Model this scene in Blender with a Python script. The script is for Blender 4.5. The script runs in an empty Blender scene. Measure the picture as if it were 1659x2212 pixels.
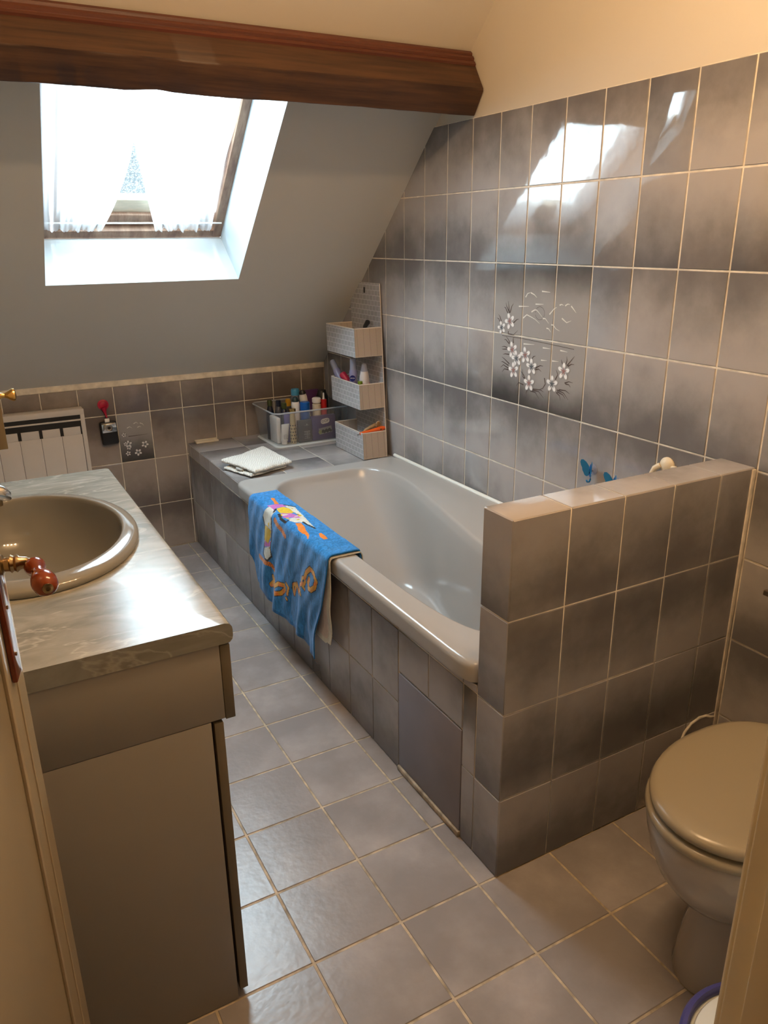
import bpy, bmesh, math, random
from mathutils import Vector, Matrix, noise as mnoise
random.seed(7)
S = bpy.context.scene
COL = S.collection
PI = math.pi
V = Vector

# ------------------------------------------------------------------ materials
MATS = {}
def nt(name):
    m = bpy.data.materials.new(name); m.use_nodes = True
    t = m.node_tree; t.nodes.clear()
    out = t.nodes.new('ShaderNodeOutputMaterial')
    MATS[name] = m
    return m, t, out
def N(t, kind, **kw):
    n = t.nodes.new(kind)
    for k, v in kw.items():
        if k in n.inputs: n.inputs[k].default_value = v
        else: setattr(n, k, v)
    return n
def L(t, a, b): t.links.new(a, b)
def rgb(c): return (c[0], c[1], c[2], 1.0)
def principled(t, out, **kw):
    b = t.nodes.new('ShaderNodeBsdfPrincipled')
    for k, v in kw.items():
        b.inputs[k].default_value = v
    L(t, b.outputs[0], out.inputs[0])
    return b
def bump(t, b, scale, strength, dist=0.002, detail=3.0, coord='Object', stretch=None):
    tc = N(t, 'ShaderNodeTexCoord')
    src = tc.outputs[coord]
    if stretch:
        mp = N(t, 'ShaderNodeMapping'); mp.inputs['Scale'].default_value = stretch
        L(t, src, mp.inputs[0]); src = mp.outputs[0]
    n = N(t, 'ShaderNodeTexNoise', Scale=scale, Detail=detail)
    L(t, src, n.inputs['Vector'])
    bp = N(t, 'ShaderNodeBump', Strength=strength, Distance=dist)
    L(t, n.outputs['Fac'], bp.inputs['Height'])
    L(t, bp.outputs[0], b.inputs['Normal'])
    return n
def simple(name, c, rough=0.5, metal=0.0, bump_s=None, var=0.0, vscale=8.0, **kw):
    m, t, out = nt(name)
    b = principled(t, out, **{'Base Color': rgb(c), 'Roughness': rough, 'Metallic': metal})
    for k, v in kw.items():
        b.inputs[k.replace('_', ' ')].default_value = v
    if var > 0:
        tc = N(t, 'ShaderNodeTexCoord')
        n = N(t, 'ShaderNodeTexNoise', Scale=vscale, Detail=4.0)
        L(t, tc.outputs['Object'], n.inputs['Vector'])
        r = N(t, 'ShaderNodeValToRGB')
        r.color_ramp.elements[0].position = 0.3; r.color_ramp.elements[1].position = 0.7
        r.color_ramp.elements[0].color = rgb([x * (1 - var) for x in c])
        r.color_ramp.elements[1].color = rgb([min(1, x * (1 + var)) for x in c])
        L(t, n.outputs['Fac'], r.inputs[0]); L(t, r.outputs[0], b.inputs['Base Color'])
    if bump_s: bump(t, b, *bump_s)
    return m

def tile_material(name, dark, light, rough, amount=0.85, bumpw=(14.0, 0.05), nscale=5.0):
    m, t, out = nt(name)
    b = principled(t, out, **{'Roughness': rough, 'Specular IOR Level': 0.5})
    tc = N(t, 'ShaderNodeTexCoord'); uv = N(t, 'ShaderNodeUVMap'); uv.uv_map = 'UVMap'
    at = N(t, 'ShaderNodeAttribute'); at.attribute_name = 'tile'
    sep = N(t, 'ShaderNodeSeparateColor'); L(t, at.outputs['Color'], sep.inputs[0])
    suv = N(t, 'ShaderNodeSeparateXYZ'); L(t, uv.outputs[0], suv.inputs[0])
    # shift the noise per tile so the cloudy glaze does not run across joints
    off = N(t, 'ShaderNodeVectorMath', operation='SCALE'); off.inputs['Scale'].default_value = 0.04
    L(t, at.outputs['Color'], off.inputs[0])
    add = N(t, 'ShaderNodeVectorMath', operation='ADD')
    L(t, tc.outputs['Object'], add.inputs[0]); L(t, off.outputs[0], add.inputs[1])
    n1 = N(t, 'ShaderNodeTexNoise', Scale=nscale, Detail=2.0, Roughness=0.45)
    L(t, add.outputs[0], n1.inputs['Vector'])
    n2 = N(t, 'ShaderNodeTexNoise', Scale=nscale * 5, Detail=4.0, Roughness=0.6)
    L(t, add.outputs[0], n2.inputs['Vector'])
    # v' = flip ? 1-v : v
    fl = N(t, 'ShaderNodeMath', operation='SUBTRACT'); L(t, suv.outputs[1], fl.inputs[0]); L(t, sep.outputs[1], fl.inputs[1])
    ab = N(t, 'ShaderNodeMath', operation='ABSOLUTE'); L(t, fl.outputs[0], ab.inputs[0])
    m1 = N(t, 'ShaderNodeMath', operation='MULTIPLY_ADD'); L(t, n1.outputs['Fac'], m1.inputs[0]); m1.inputs[1].default_value = 1.1
    sc = N(t, 'ShaderNodeMath', operation='MULTIPLY_ADD'); L(t, ab.outputs[0], sc.inputs[0]); sc.inputs[1].default_value = amount; sc.inputs[2].default_value = -0.55
    L(t, sc.outputs[0], m1.inputs[2])
    m2 = N(t, 'ShaderNodeMath', operation='MULTIPLY_ADD'); L(t, n2.outputs['Fac'], m2.inputs[0]); m2.inputs[1].default_value = 0.35
    L(t, m1.outputs[0], m2.inputs[2])
    rm = N(t, 'ShaderNodeMath', operation='MULTIPLY_ADD'); L(t, sep.outputs[0], rm.inputs[0]); rm.inputs[1].default_value = 0.05
    L(t, m2.outputs[0], rm.inputs[2])
    mr = N(t, 'ShaderNodeMapRange'); mr.interpolation_type = 'SMOOTHSTEP'
    mr.inputs['From Min'].default_value = 0.12; mr.inputs['From Max'].default_value = 1.02
    L(t, rm.outputs[0], mr.inputs['Value'])
    mix = N(t, 'ShaderNodeMix', data_type='RGBA')
    mix.inputs['A'].default_value = rgb(dark); mix.inputs['B'].default_value = rgb(light)
    L(t, mr.outputs[0], mix.inputs['Factor']); L(t, mix.outputs['Result'], b.inputs['Base Color'])
    n3 = N(t, 'ShaderNodeTexNoise', Scale=bumpw[0], Detail=2.0)
    L(t, tc.outputs['Object'], n3.inputs['Vector'])
    bp = N(t, 'ShaderNodeBump', Strength=bumpw[1], Distance=0.01)
    L(t, n3.outputs['Fac'], bp.inputs['Height']); L(t, bp.outputs[0], b.inputs['Normal'])
    return m

WT = tile_material('wall_tile_glaze', (0.165, 0.157, 0.160), (0.405, 0.384, 0.384), 0.055)
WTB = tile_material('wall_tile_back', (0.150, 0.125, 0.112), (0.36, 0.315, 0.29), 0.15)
FT = tile_material('floor_tile_glaze', (0.27, 0.245, 0.245), (0.44, 0.405, 0.40), 0.27, amount=0.3, bumpw=(60.0, 0.05), nscale=7.0)
GROUT = simple('grout_cream', (0.72, 0.66, 0.56), 0.75, var=0.22, vscale=25)
GROUTF = simple('grout_floor', (0.44, 0.36, 0.26), 0.7, var=0.45, vscale=30)
PLASTER = simple('plaster_cream', (0.60, 0.545, 0.455), 0.7, bump_s=(90, 0.06))
PLASTERW = simple('plaster_slope', (0.57, 0.56, 0.53), 0.6, bump_s=(120, 0.05))
REVEAL = simple('reveal_white_paint', (0.50, 0.56, 0.59), 0.45)
HALLM = simple('hall_paint', (0.55, 0.47, 0.36), 0.8)
DOORM = simple('door_cream_lacquer', (0.47, 0.38, 0.25), 0.22, bump_s=(18, 0.03))
JAMBM = simple('jamb_cream_lacquer', (0.74, 0.62, 0.40), 0.3, var=0.06)

def wood(name, c1, c2, rough, axis_scale=(1, 22, 22), scale=3.0, spec=0.5, bs=0.25):
    m, t, out = nt(name)
    b = principled(t, out, **{'Roughness': rough, 'Specular IOR Level': spec})
    tc = N(t, 'ShaderNodeTexCoord'); mp = N(t, 'ShaderNodeMapping'); mp.inputs['Scale'].default_value = axis_scale
    L(t, tc.outputs['Object'], mp.inputs[0])
    n = N(t, 'ShaderNodeTexNoise', Scale=scale, Detail=6.0, Roughness=0.65)
    L(t, mp.outputs[0], n.inputs['Vector'])
    r = N(t, 'ShaderNodeValToRGB')
    r.color_ramp.elements[0].position = 0.32; r.color_ramp.elements[1].position = 0.7
    r.color_ramp.elements[0].color = rgb(c1); r.color_ramp.elements[1].color = rgb(c2)
    L(t, n.outputs['Fac'], r.inputs[0]); L(t, r.outputs[0], b.inputs['Base Color'])
    bp = N(t, 'ShaderNodeBump', Strength=bs, Distance=0.002); L(t, n.outputs['Fac'], bp.inputs['Height']); L(t, bp.outputs[0], b.inputs['Normal'])
    return m
BEAMW = wood('beam_dark_oak', (0.030, 0.012, 0.006), (0.090, 0.040, 0.016), 0.5)
MOULDW = wood('moulding_red_brown', (0.07, 0.018, 0.008), (0.12, 0.032, 0.014), 0.35)
WINW = wood('window_pine_worn', (0.16, 0.075, 0.045), (0.42, 0.27, 0.18), 0.45, (12, 3, 3), 2.5)
SILLW = wood('window_lower_rail_pale', (0.42, 0.38, 0.28), (0.62, 0.52, 0.40), 0.5, (3, 20, 20), 3)
REDW = simple('handle_red_wood', (0.20, 0.035, 0.008), 0.16, var=0.25, vscale=40)
PLATEF = simple('plate_varnished_wood', (0.22, 0.05, 0.02), 0.12)
BRASS = simple('brass', (0.72, 0.47, 0.17), 0.18, 1.0)
BRASSO = simple('brass_old', (0.40, 0.30, 0.17), 0.28, 1.0)
CHROME = simple('chrome', (0.78, 0.77, 0.75), 0.12, 1.0)
STEEL = simple('steel_brushed', (0.42, 0.38, 0.33), 0.35, 1.0)
TUBM = simple('acrylic_grey_beige', (0.395, 0.38, 0.365), 0.16)
SINKM = simple('ceramic_grey_beige', (0.25, 0.237, 0.21), 0.07)
WCM = simple('ceramic_toilet_grey_beige', (0.40, 0.36, 0.32), 0.12)
SEATM = simple('seat_plastic_beige', (0.31, 0.27, 0.20), 0.25)
LAMI = simple('laminate_greige', (0.30, 0.27, 0.235), 0.5, bump_s=(200, 0.03))
LAMD = simple('laminate_edge_dark', (0.16, 0.13, 0.085), 0.5)
CABM = simple('cabinet_taupe', (0.20, 0.155, 0.09), 0.5)
WHITEE = simple('white_enamel', (0.60, 0.55, 0.50), 0.45)
DARK = simple('dark_slot', (0.012, 0.010, 0.009), 0.6)
BLACKP = simple('black_plastic', (0.012, 0.012, 0.013), 0.35)
REDP = simple('red_silicone', (0.42, 0.005, 0.035), 0.45)
HATCHM = simple('hatch_board_mauve', (0.245, 0.23, 0.265), 0.5, var=0.10, vscale=6, bump_s=(30, 0.1))
SILIC = simple('silicone_white', (0.80, 0.80, 0.76), 0.3)
CREAMP = simple('plastic_cream', (0.70, 0.62, 0.47), 0.4)
WHITEP = simple('plastic_white', (0.80, 0.78, 0.75), 0.35)
GREYP = simple('plastic_pale_grey', (0.62, 0.65, 0.64), 0.35)
BLUER = simple('plastic_blue_rim', (0.055, 0.055, 0.21), 0.35)
BLUEP = simple('plastic_blue', (0.005, 0.10, 0.42), 0.3)
LBLUE = simple('plastic_light_blue', (0.06, 0.32, 0.58), 0.35)
PURP = simple('packaging_purple', (0.055, 0.035, 0.16), 0.35)
PURPD = simple('packaging_dark_plum', (0.09, 0.035, 0.12), 0.3)
INDIGO = simple('packaging_indigo', (0.10, 0.09, 0.30), 0.4)
GREYD = simple('packaging_charcoal', (0.055, 0.055, 0.062), 0.35)
OLIVE = simple('cap_olive', (0.045, 0.055, 0.012), 0.35)
LIME = simple('cap_lime', (0.14, 0.20, 0.012), 0.4)
NAVY = simple('cap_navy', (0.008, 0.010, 0.022), 0.3)
YELL = simple('cap_yellow', (0.55, 0.28, 0.01), 0.4)
TEALD = simple('cap_dark_teal', (0.015, 0.035, 0.04), 0.35)
REDB = simple('plastic_red', (0.50, 0.012, 0.01), 0.3)
PINKR = simple('plastic_raspberry', (0.42, 0.02, 0.06), 0.3)
ORANGE = simple('plastic_orange', (0.72, 0.10, 0.008), 0.35)
WOODL = wood('brush_pale_wood', (0.36, 0.22, 0.10), (0.52, 0.34, 0.17), 0.4, (20, 20, 3), 4)
LILAC = simple('bottle_lilac_frost', (0.22, 0.22, 0.36), 0.25)
SILVERB = simple('bottle_pearl', (0.62, 0.58, 0.58), 0.25)
PINKL = simple('label_pink', (0.62, 0.16, 0.20), 0.4)
NIVB = simple('label_dark_blue', (0.006, 0.010, 0.12), 0.4)
GOLDP = simple('tube_gold', (0.62, 0.50, 0.28), 0.3, 0.4)
LABELW = simple('print_white', (0.75, 0.73, 0.70), 0.5)
LABELG = simple('print_grey', (0.28, 0.28, 0.30), 0.5)
GREENG = simple('print_grape_green', (0.30, 0.34, 0.14), 0.5)
BRISTLE = simple('brush_metal', (0.6, 0.6, 0.6), 0.3, 0.8)

def translucent_plastic(name, c, alpha, rough=0.15):
    m, t, out = nt(name)
    b = t.nodes.new('ShaderNodeBsdfPrincipled')
    b.inputs['Base Color'].default_value = rgb(c); b.inputs['Roughness'].default_value = rough
    tr = t.nodes.new('ShaderNodeBsdfTransparent'); tr.inputs[0].default_value = (0.93, 0.94, 0.95, 1)
    mx = t.nodes.new('ShaderNodeMixShader'); mx.inputs[0].default_value = alpha
    L(t, tr.outputs[0], mx.inputs[1]); L(t, b.outputs[0], mx.inputs[2]); L(t, mx.outputs[0], out.inputs[0])
    return m
CLEARP = translucent_plastic('clear_box_plastic', (0.50, 0.53, 0.58), 0.26, 0.2)
CLEARR = translucent_plastic('clear_box_rim', (0.55, 0.58, 0.64), 0.6, 0.2)
CLEARC = translucent_plastic('clear_cap_plastic', (0.42, 0.44, 0.56), 0.55)
BUTT = translucent_plastic('butterfly_blue_plastic', (0.01, 0.22, 0.55), 0.82, 0.2)

def curtain_material():
    m, t, out = nt('sheer_white_voile')
    d = t.nodes.new('ShaderNodeBsdfDiffuse'); d.inputs[0].default_value = (0.86, 0.89, 0.93, 1)
    tl = t.nodes.new('ShaderNodeBsdfTranslucent'); tl.inputs[0].default_value = (0.90, 0.93, 0.97, 1)
    a = t.nodes.new('ShaderNodeMixShader'); a.inputs[0].default_value = 0.6
    L(t, d.outputs[0], a.inputs[1]); L(t, tl.outputs[0], a.inputs[2])
    tr = t.nodes.new('ShaderNodeBsdfTransparent')
    b = t.nodes.new('ShaderNodeMixShader'); b.inputs[0].default_value = 0.55
    L(t, tr.outputs[0], b.inputs[1]); L(t, a.outputs[0], b.inputs[2]); L(t, b.outputs[0], out.inputs[0])
    return m
VOILE = curtain_material()
def pane_material():
    m, t, out = nt('pebbled_window_glass')
    tc = N(t, 'ShaderNodeTexCoord')
    v = N(t, 'ShaderNodeTexVoronoi', Scale=160.0); L(t, tc.outputs['Object'], v.inputs['Vector'])
    r = N(t, 'ShaderNodeValToRGB')
    r.color_ramp.elements[0].position = 0.05; r.color_ramp.elements[1].position = 0.6
    r.color_ramp.elements[0].color = (0.93, 0.96, 0.96, 1); r.color_ramp.elements[1].color = (0.40, 0.44, 0.45, 1)
    L(t, v.outputs['Distance'], r.inputs[0])
    tr = t.nodes.new('ShaderNodeBsdfTransparent'); L(t, r.outputs[0], tr.inputs[0])
    g = t.nodes.new('ShaderNodeBsdfGlossy'); g.inputs['Roughness'].default_value = 0.15
    mx = t.nodes.new('ShaderNodeMixShader'); mx.inputs[0].default_value = 0.07
    L(t, tr.outputs[0], mx.inputs[1]); L(t, g.outputs[0], mx.inputs[2]); L(t, mx.outputs[0], out.inputs[0])
    return m
PANE = pane_material()

def marble_material():
    m, t, out = nt('worktop_marble_laminate')
    b = principled(t, out, **{'Roughness': 0.2, 'Specular IOR Level': 0.26})
    tc = N(t, 'ShaderNodeTexCoord'); mp = N(t, 'ShaderNodeMapping')
    mp.inputs['Rotation'].default_value = (0, 0, 0.9); mp.inputs['Scale'].default_value = (1.0, 2.6, 1.6)
    L(t, tc.outputs['Object'], mp.inputs[0])
    n = N(t, 'ShaderNodeTexNoise', Scale=5.0, Detail=7.0, Roughness=0.6, Distortion=0.9); L(t, mp.outputs[0], n.inputs['Vector'])
    r = N(t, 'ShaderNodeValToRGB'); r.color_ramp.elements[0].position = 0.3; r.color_ramp.elements[1].position = 0.72
    r.color_ramp.elements[0].color = (0.155, 0.15, 0.125, 1); r.color_ramp.elements[1].color = (0.37, 0.355, 0.315, 1)
    L(t, n.outputs['Fac'], r.inputs[0])
    n2 = N(t, 'ShaderNodeTexNoise', Scale=2.6, Detail=5.0, Roughness=0.55, Distortion=1.4); L(t, mp.outputs[0], n2.inputs['Vector'])
    s = N(t, 'ShaderNodeMath', operation='SUBTRACT'); L(t, n2.outputs['Fac'], s.inputs[0]); s.inputs[1].default_value = 0.5
    a = N(t, 'ShaderNodeMath', operation='ABSOLUTE'); L(t, s.outputs[0], a.inputs[0])
    mr = N(t, 'ShaderNodeMapRange'); mr.inputs['From Min'].default_value = 0.0; mr.inputs['From Max'].default_value = 0.018
    mr.inputs['To Min'].default_value = 0.45; mr.inputs['To Max'].default_value = 0.0
    L(t, a.outputs[0], mr.inputs['Value'])
    mx = N(t, 'ShaderNodeMix', data_type='RGBA'); mx.inputs['B'].default_value = (0.56, 0.53, 0.46, 1)
    L(t, mr.outputs[0], mx.inputs['Factor']); L(t, r.outputs[0], mx.inputs['A']); L(t, mx.outputs['Result'], b.inputs['Base Color'])
    bump(t, b, 35, 0.04)
    return m
MARBLE = marble_material()

def towel_mats():
    d = {}
    for k, c in dict(blue=(0.004, 0.185, 0.50), white=(0.62, 0.62, 0.56), yellow=(0.68, 0.45, 0.02), purple=(0.50, 0.13, 0.46),
                     orange=(0.78, 0.22, 0.015), black=(0.01, 0.01, 0.015), letter=(0.72, 0.34, 0.02), pinkwhite=(0.62, 0.52, 0.48), hem=(0.003, 0.13, 0.38)).items():
        m, t, out = nt('towel_' + k)
        b = principled(t, out, **{'Roughness': 0.9, 'Sheen Weight': 0.25})
        b.inputs['Specular IOR Level'].default_value = 0.15
        tc = N(t, 'ShaderNodeTexCoord'); mp = N(t, 'ShaderNodeMapping'); mp.inputs['Scale'].default_value = (3, 3, 0.8)
        L(t, tc.outputs['Object'], mp.inputs[0])
        n = N(t, 'ShaderNodeTexNoise', Scale=26.0, Detail=5.0, Roughness=0.7, Distortion=1.2); L(t, mp.outputs[0], n.inputs['Vector'])
        r = N(t, 'ShaderNodeValToRGB'); r.color_ramp.elements[0].position = 0.4; r.color_ramp.elements[1].position = 0.68
        lo, hi = (0.8, 1.5) if k in ('blue', 'hem') else (0.85, 1.15)
        r.color_ramp.elements[0].color = rgb([x * lo for x in c])
        r.color_ramp.elements[1].color = rgb([min(1, x * hi + (0.03 if k == 'blue' else 0)) for x in c])
        L(t, n.outputs['Fac'], r.inputs[0]); L(t, r.outputs[0], b.inputs['Base Color'])
        n2 = N(t, 'ShaderNodeTexNoise', Scale=400.0, Detail=2.0); L(t, tc.outputs['Object'], n2.inputs['Vector'])
        bp = N(t, 'ShaderNodeBump', Strength=0.5, Distance=0.002); L(t, n2.outputs['Fac'], bp.inputs['Height']); L(t, bp.outputs[0], b.inputs['Normal'])
        d[k] = m
    return d
TOW = towel_mats()
def weave_material(name, c, k):
    # flat woven paper straps: two-way bands with a light joint
    m, t, out = nt(name)
    b = principled(t, out, **{'Roughness': 0.65})
    uv = N(t, 'ShaderNodeUVMap'); uv.uv_map = 'UVMap'
    br = N(t, 'ShaderNodeTexBrick'); br.offset = 0.5
    br.inputs['Scale'].default_value = 1.0; br.inputs['Brick Width'].default_value = k[0]; br.inputs['Row Height'].default_value = k[1]
    br.inputs['Mortar Size'].default_value = k[2]; br.inputs['Mortar Smooth'].default_value = 0.4
    br.inputs['Color1'].default_value = rgb(c); br.inputs['Color2'].default_value = rgb([x * 0.9 for x in c])
    br.inputs['Mortar'].default_value = rgb([min(1, x * k[3]) for x in c])
    L(t, uv.outputs[0], br.inputs['Vector'])
    n = N(t, 'ShaderNodeTexNoise', Scale=300.0, Detail=3.0)
    L(t, uv.outputs[0], n.inputs['Vector'])
    mx = N(t, 'ShaderNodeMix', data_type='RGBA'); mx.blend_type = 'MULTIPLY'; mx.inputs['Factor'].default_value = 0.35
    L(t, br.outputs['Color'], mx.inputs['A']); L(t, n.outputs['Color'], mx.inputs['B'])
    L(t, mx.outputs['Result'], b.inputs['Base Color'])
    bp = N(t, 'ShaderNodeBump', Strength=0.5, Distance=0.003); L(t, br.outputs['Fac'], bp.inputs['Height']); L(t, bp.outputs[0], b.inputs['Normal'])
    return m
WEAVE = weave_material('woven_white_straps', (0.50, 0.49, 0.50), (0.03, 0.021, 0.0016, 1.45))
WEAVES = weave_material('woven_beige_side', (0.56, 0.48, 0.41), (0.03, 0.5, 0.0012, 0.72))
WEAVEE = simple('woven_edge_binding', (0.66, 0.60, 0.52), 0.6)
CLOTHM = None
def cloth_material():
    m, t, out = nt('waffle_cotton_white')
    b = principled(t, out, **{'Base Color': (0.72, 0.71, 0.66, 1), 'Roughness': 0.9})
    uv = N(t, 'ShaderNodeUVMap'); uv.uv_map = 'UVMap'
    v = N(t, 'ShaderNodeTexVoronoi', Scale=34.0); v.inputs['Randomness'].default_value = 0.25
    L(t, uv.outputs[0], v.inputs['Vector'])
    bp = N(t, 'ShaderNodeBump', Strength=0.6, Distance=0.006, invert=True); L(t, v.outputs['Distance'], bp.inputs['Height']); L(t, bp.outputs[0], b.inputs['Normal'])
    r = N(t, 'ShaderNodeValToRGB'); r.color_ramp.elements[0].color = (0.78, 0.77, 0.73, 1); r.color_ramp.elements[1].color = (0.58, 0.56, 0.51, 1)
    r.color_ramp.elements[0].position = 0.3; r.color_ramp.elements[1].position = 0.75
    L(t, v.outputs['Distance'], r.inputs[0]); L(t, r.outputs[0], b.inputs['Base Color'])
    return m
CLOTHM = cloth_material()
PETALW = simple('decor_petal_white', (0.85, 0.84, 0.83), 0.2)
PETALS = simple('decor_petal_grey', (0.42, 0.41, 0.42), 0.2)
CENTP = simple('decor_centre_pink', (0.36, 0.20, 0.19), 0.2)
CENTG = simple('decor_centre_slate', (0.13, 0.15, 0.17), 0.2)
LEAFM = simple('decor_leaf_brown', (0.105, 0.085, 0.08), 0.2)
STROKEW = simple('decor_stroke_white', (0.75, 0.74, 0.70), 0.2)

# ------------------------------------------------------------------ mesh helpers
ROOTLOC = {}
def rootloc(o):
    while o is not None:
        if o.name in ROOTLOC: return ROOTLOC[o.name]
        o = o.parent
    return V((0, 0, 0))
def smooth_by_angle(bm, ang=35):
    a = math.radians(ang)
    for f in bm.faces: f.smooth = True
    for e in bm.edges:
        if len(e.link_faces) == 2:
            if e.calc_face_angle(0) > a: e.smooth = False
        else: e.smooth = False
def obj(name, bm, mats, parent=None, ang=35, recalc=True):
    """bm is in world coordinates; links ONE mesh object"""
    if recalc: bmesh.ops.recalc_face_normals(bm, faces=bm.faces[:])
    smooth_by_angle(bm, ang)
    me = bpy.data.meshes.new(name)
    if parent is not None:
        lo = rootloc(parent)
    else:
        # origin at the base centre of the mesh
        xs = [v.co for v in bm.verts]
        lo = V(((min(c.x for c in xs) + max(c.x for c in xs)) / 2, (min(c.y for c in xs) + max(c.y for c in xs)) / 2, min(c.z for c in xs)))
    bmesh.ops.translate(bm, verts=bm.verts[:], vec=-lo)
    bm.to_mesh(me); bm.free()
    for m in (mats if isinstance(mats, (list, tuple)) else [mats]): me.materials.append(m)
    o = bpy.data.objects.new(name, me); COL.objects.link(o)
    if parent is not None: o.parent = parent
    else:
        o.location = lo; ROOTLOC[o.name] = lo
    return o
def tag(o, label, cat, group=None):
    o['label'] = label; o['category'] = cat
    if group: o['group'] = group
    return o
def thing(name, label, cat, loc, group=None):
    o = bpy.data.objects.new(name, None); COL.objects.link(o)
    o.location = loc; o.empty_display_size = 0.05
    ROOTLOC[o.name] = V(loc)
    return tag(o, label, cat, group)
def struct(o): o['kind'] = 'structure'; return o
def BM(): return bmesh.new()
def box(bm, x0, x1, y0, y1, z0, z1, bev=0.0, seg=2, mi=0, M=None):
    n0 = len(bm.verts)
    t = bmesh.new()
    bmesh.ops.create_cube(t, size=1.0)
    for v in t.verts:
        v.co = V((x0 + (v.co.x + .5) * (x1 - x0), y0 + (v.co.y + .5) * (y1 - y0), z0 + (v.co.z + .5) * (z1 - z0)))
    if bev > 0:
        bmesh.ops.bevel(t, geom=t.edges[:], offset=bev, segments=seg, profile=0.5, affect='EDGES')
    merge(bm, t, mi, M)
def merge(bm, t, mi=0, M=None):
    mp = {}
    for v in t.verts: mp[v] = bm.verts.new(M @ v.co if M is not None else v.co)
    for f in t.faces:
        try:
            g = bm.faces.new([mp[v] for v in f.verts]); g.material_index = mi
        except ValueError: pass
    t.free()
def lathe(bm, prof, c, axis=(0, 0, 1), seg=32, mi=0, cap=True, sx=1.0, sy=1.0):
    """prof: (r, h) pairs along axis from point c"""
    ax = V(axis).normalized()
    a = V((1, 0, 0)) if abs(ax.x) < 0.9 else V((0, 1, 0))
    e1 = (a - ax * a.dot(ax)).normalized(); e2 = ax.cross(e1)
    c = V(c); rings = []
    for r, h in prof:
        rings.append([bm.verts.new(c + ax * h + (e1 * math.cos(2 * PI * k / seg) * sx + e2 * math.sin(2 * PI * k / seg) * sy) * max(r, 1e-5)) for k in range(seg)])
    for i in range(len(rings) - 1):
        for k in range(seg):
            f = bm.faces.new((rings[i][k], rings[i][(k + 1) % seg], rings[i + 1][(k + 1) % seg], rings[i + 1][k])); f.material_index = mi
    if cap:
        f = bm.faces.new(rings[0][::-1]); f.material_index = mi
        f = bm.faces.new(rings[-1]); f.material_index = mi
def loft(bm, rings, mi=0, cap0=False, cap1=False, closed=True):
    R = [[bm.verts.new(p) for p in r] for r in rings]
    n = len(R[0])
    for i in range(len(R) - 1):
        for k in range(n if closed else n - 1):
            f = bm.faces.new((R[i][k], R[i][(k + 1) % n], R[i + 1][(k + 1) % n], R[i + 1][k])); f.material_index = mi
    if cap0: bm.faces.new(R[0][::-1]).material_index = mi
    if cap1: bm.faces.new(R[-1]).material_index = mi
    return R
def tube(bm, pts, r, seg=10, mi=0):
    pts = [V(p) for p in pts]; rr = r if isinstance(r, (list, tuple)) else [r] * len(pts)
    rings = []; up = V((0, 0, 1))
    for i, p in enumerate(pts):
        d = (pts[min(i + 1, len(pts) - 1)] - pts[max(i - 1, 0)]).normalized()
        a = up - d * up.dot(d)
        if a.length < 0.05: a = V((1, 0, 0)) - d * d.x
        a.normalize(); b = d.cross(a)
        rings.append([p + (a * math.cos(2 * PI * k / seg) + b * math.sin(2 * PI * k / seg)) * rr[i] for k in range(seg)])
    loft(bm, rings, mi, True, True)
def quad(bm, pts, mi=0):
    f = bm.faces.new([bm.verts.new(p) for p in pts]); f.material_index = mi; return f
def inpoly(x, y, P):
    c = False; j = len(P) - 1
    for i in range(len(P)):
        if (P[i][1] > y) != (P[j][1] > y) and x < (P[j][0] - P[i][0]) * (y - P[i][1]) / (P[j][1] - P[i][1]) + P[i][0]: c = not c
        j = i
    return c
def segdist(x, y, P):
    best = 9
    for (ax, ay), (bx, by) in zip(P[:-1], P[1:]):
        dx, dy = bx - ax, by - ay; l = dx * dx + dy * dy
        t = 0 if l == 0 else max(0, min(1, ((x - ax) * dx + (y - ay) * dy) / l))
        best = min(best, math.hypot(x - ax - t * dx, y - ay - t * dy))
    return best
def text_mesh(bm, s, size, M, depth=0.0004, mi=0):
    cu = bpy.data.curves.new('tmp', 'FONT'); cu.body = s; cu.size = size; cu.align_x = 'CENTER'; cu.align_y = 'CENTER'; cu.extrude = depth
    cu.resolution_u = 3
    ob = bpy.data.objects.new('tmp', cu); COL.objects.link(ob)
    dg = bpy.context.evaluated_depsgraph_get(); me = bpy.data.meshes.new_from_object(ob.evaluated_get(dg))
    t = bmesh.new(); t.from_mesh(me); merge(bm, t, mi, M)
    bpy.data.objects.remove(ob); bpy.data.meshes.remove(me); bpy.data.curves.remove(cu)
def frame_matrix(o, ex, ey):
    ex = V(ex).normalized(); ey = V(ey).normalized(); ez = ex.cross(ey)
    return Matrix(((ex.x, ey.x, ez.x, o[0]), (ex.y, ey.y, ez.y, o[1]), (ex.z, ey.z, ez.z, o[2]), (0, 0, 0, 1)))

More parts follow.
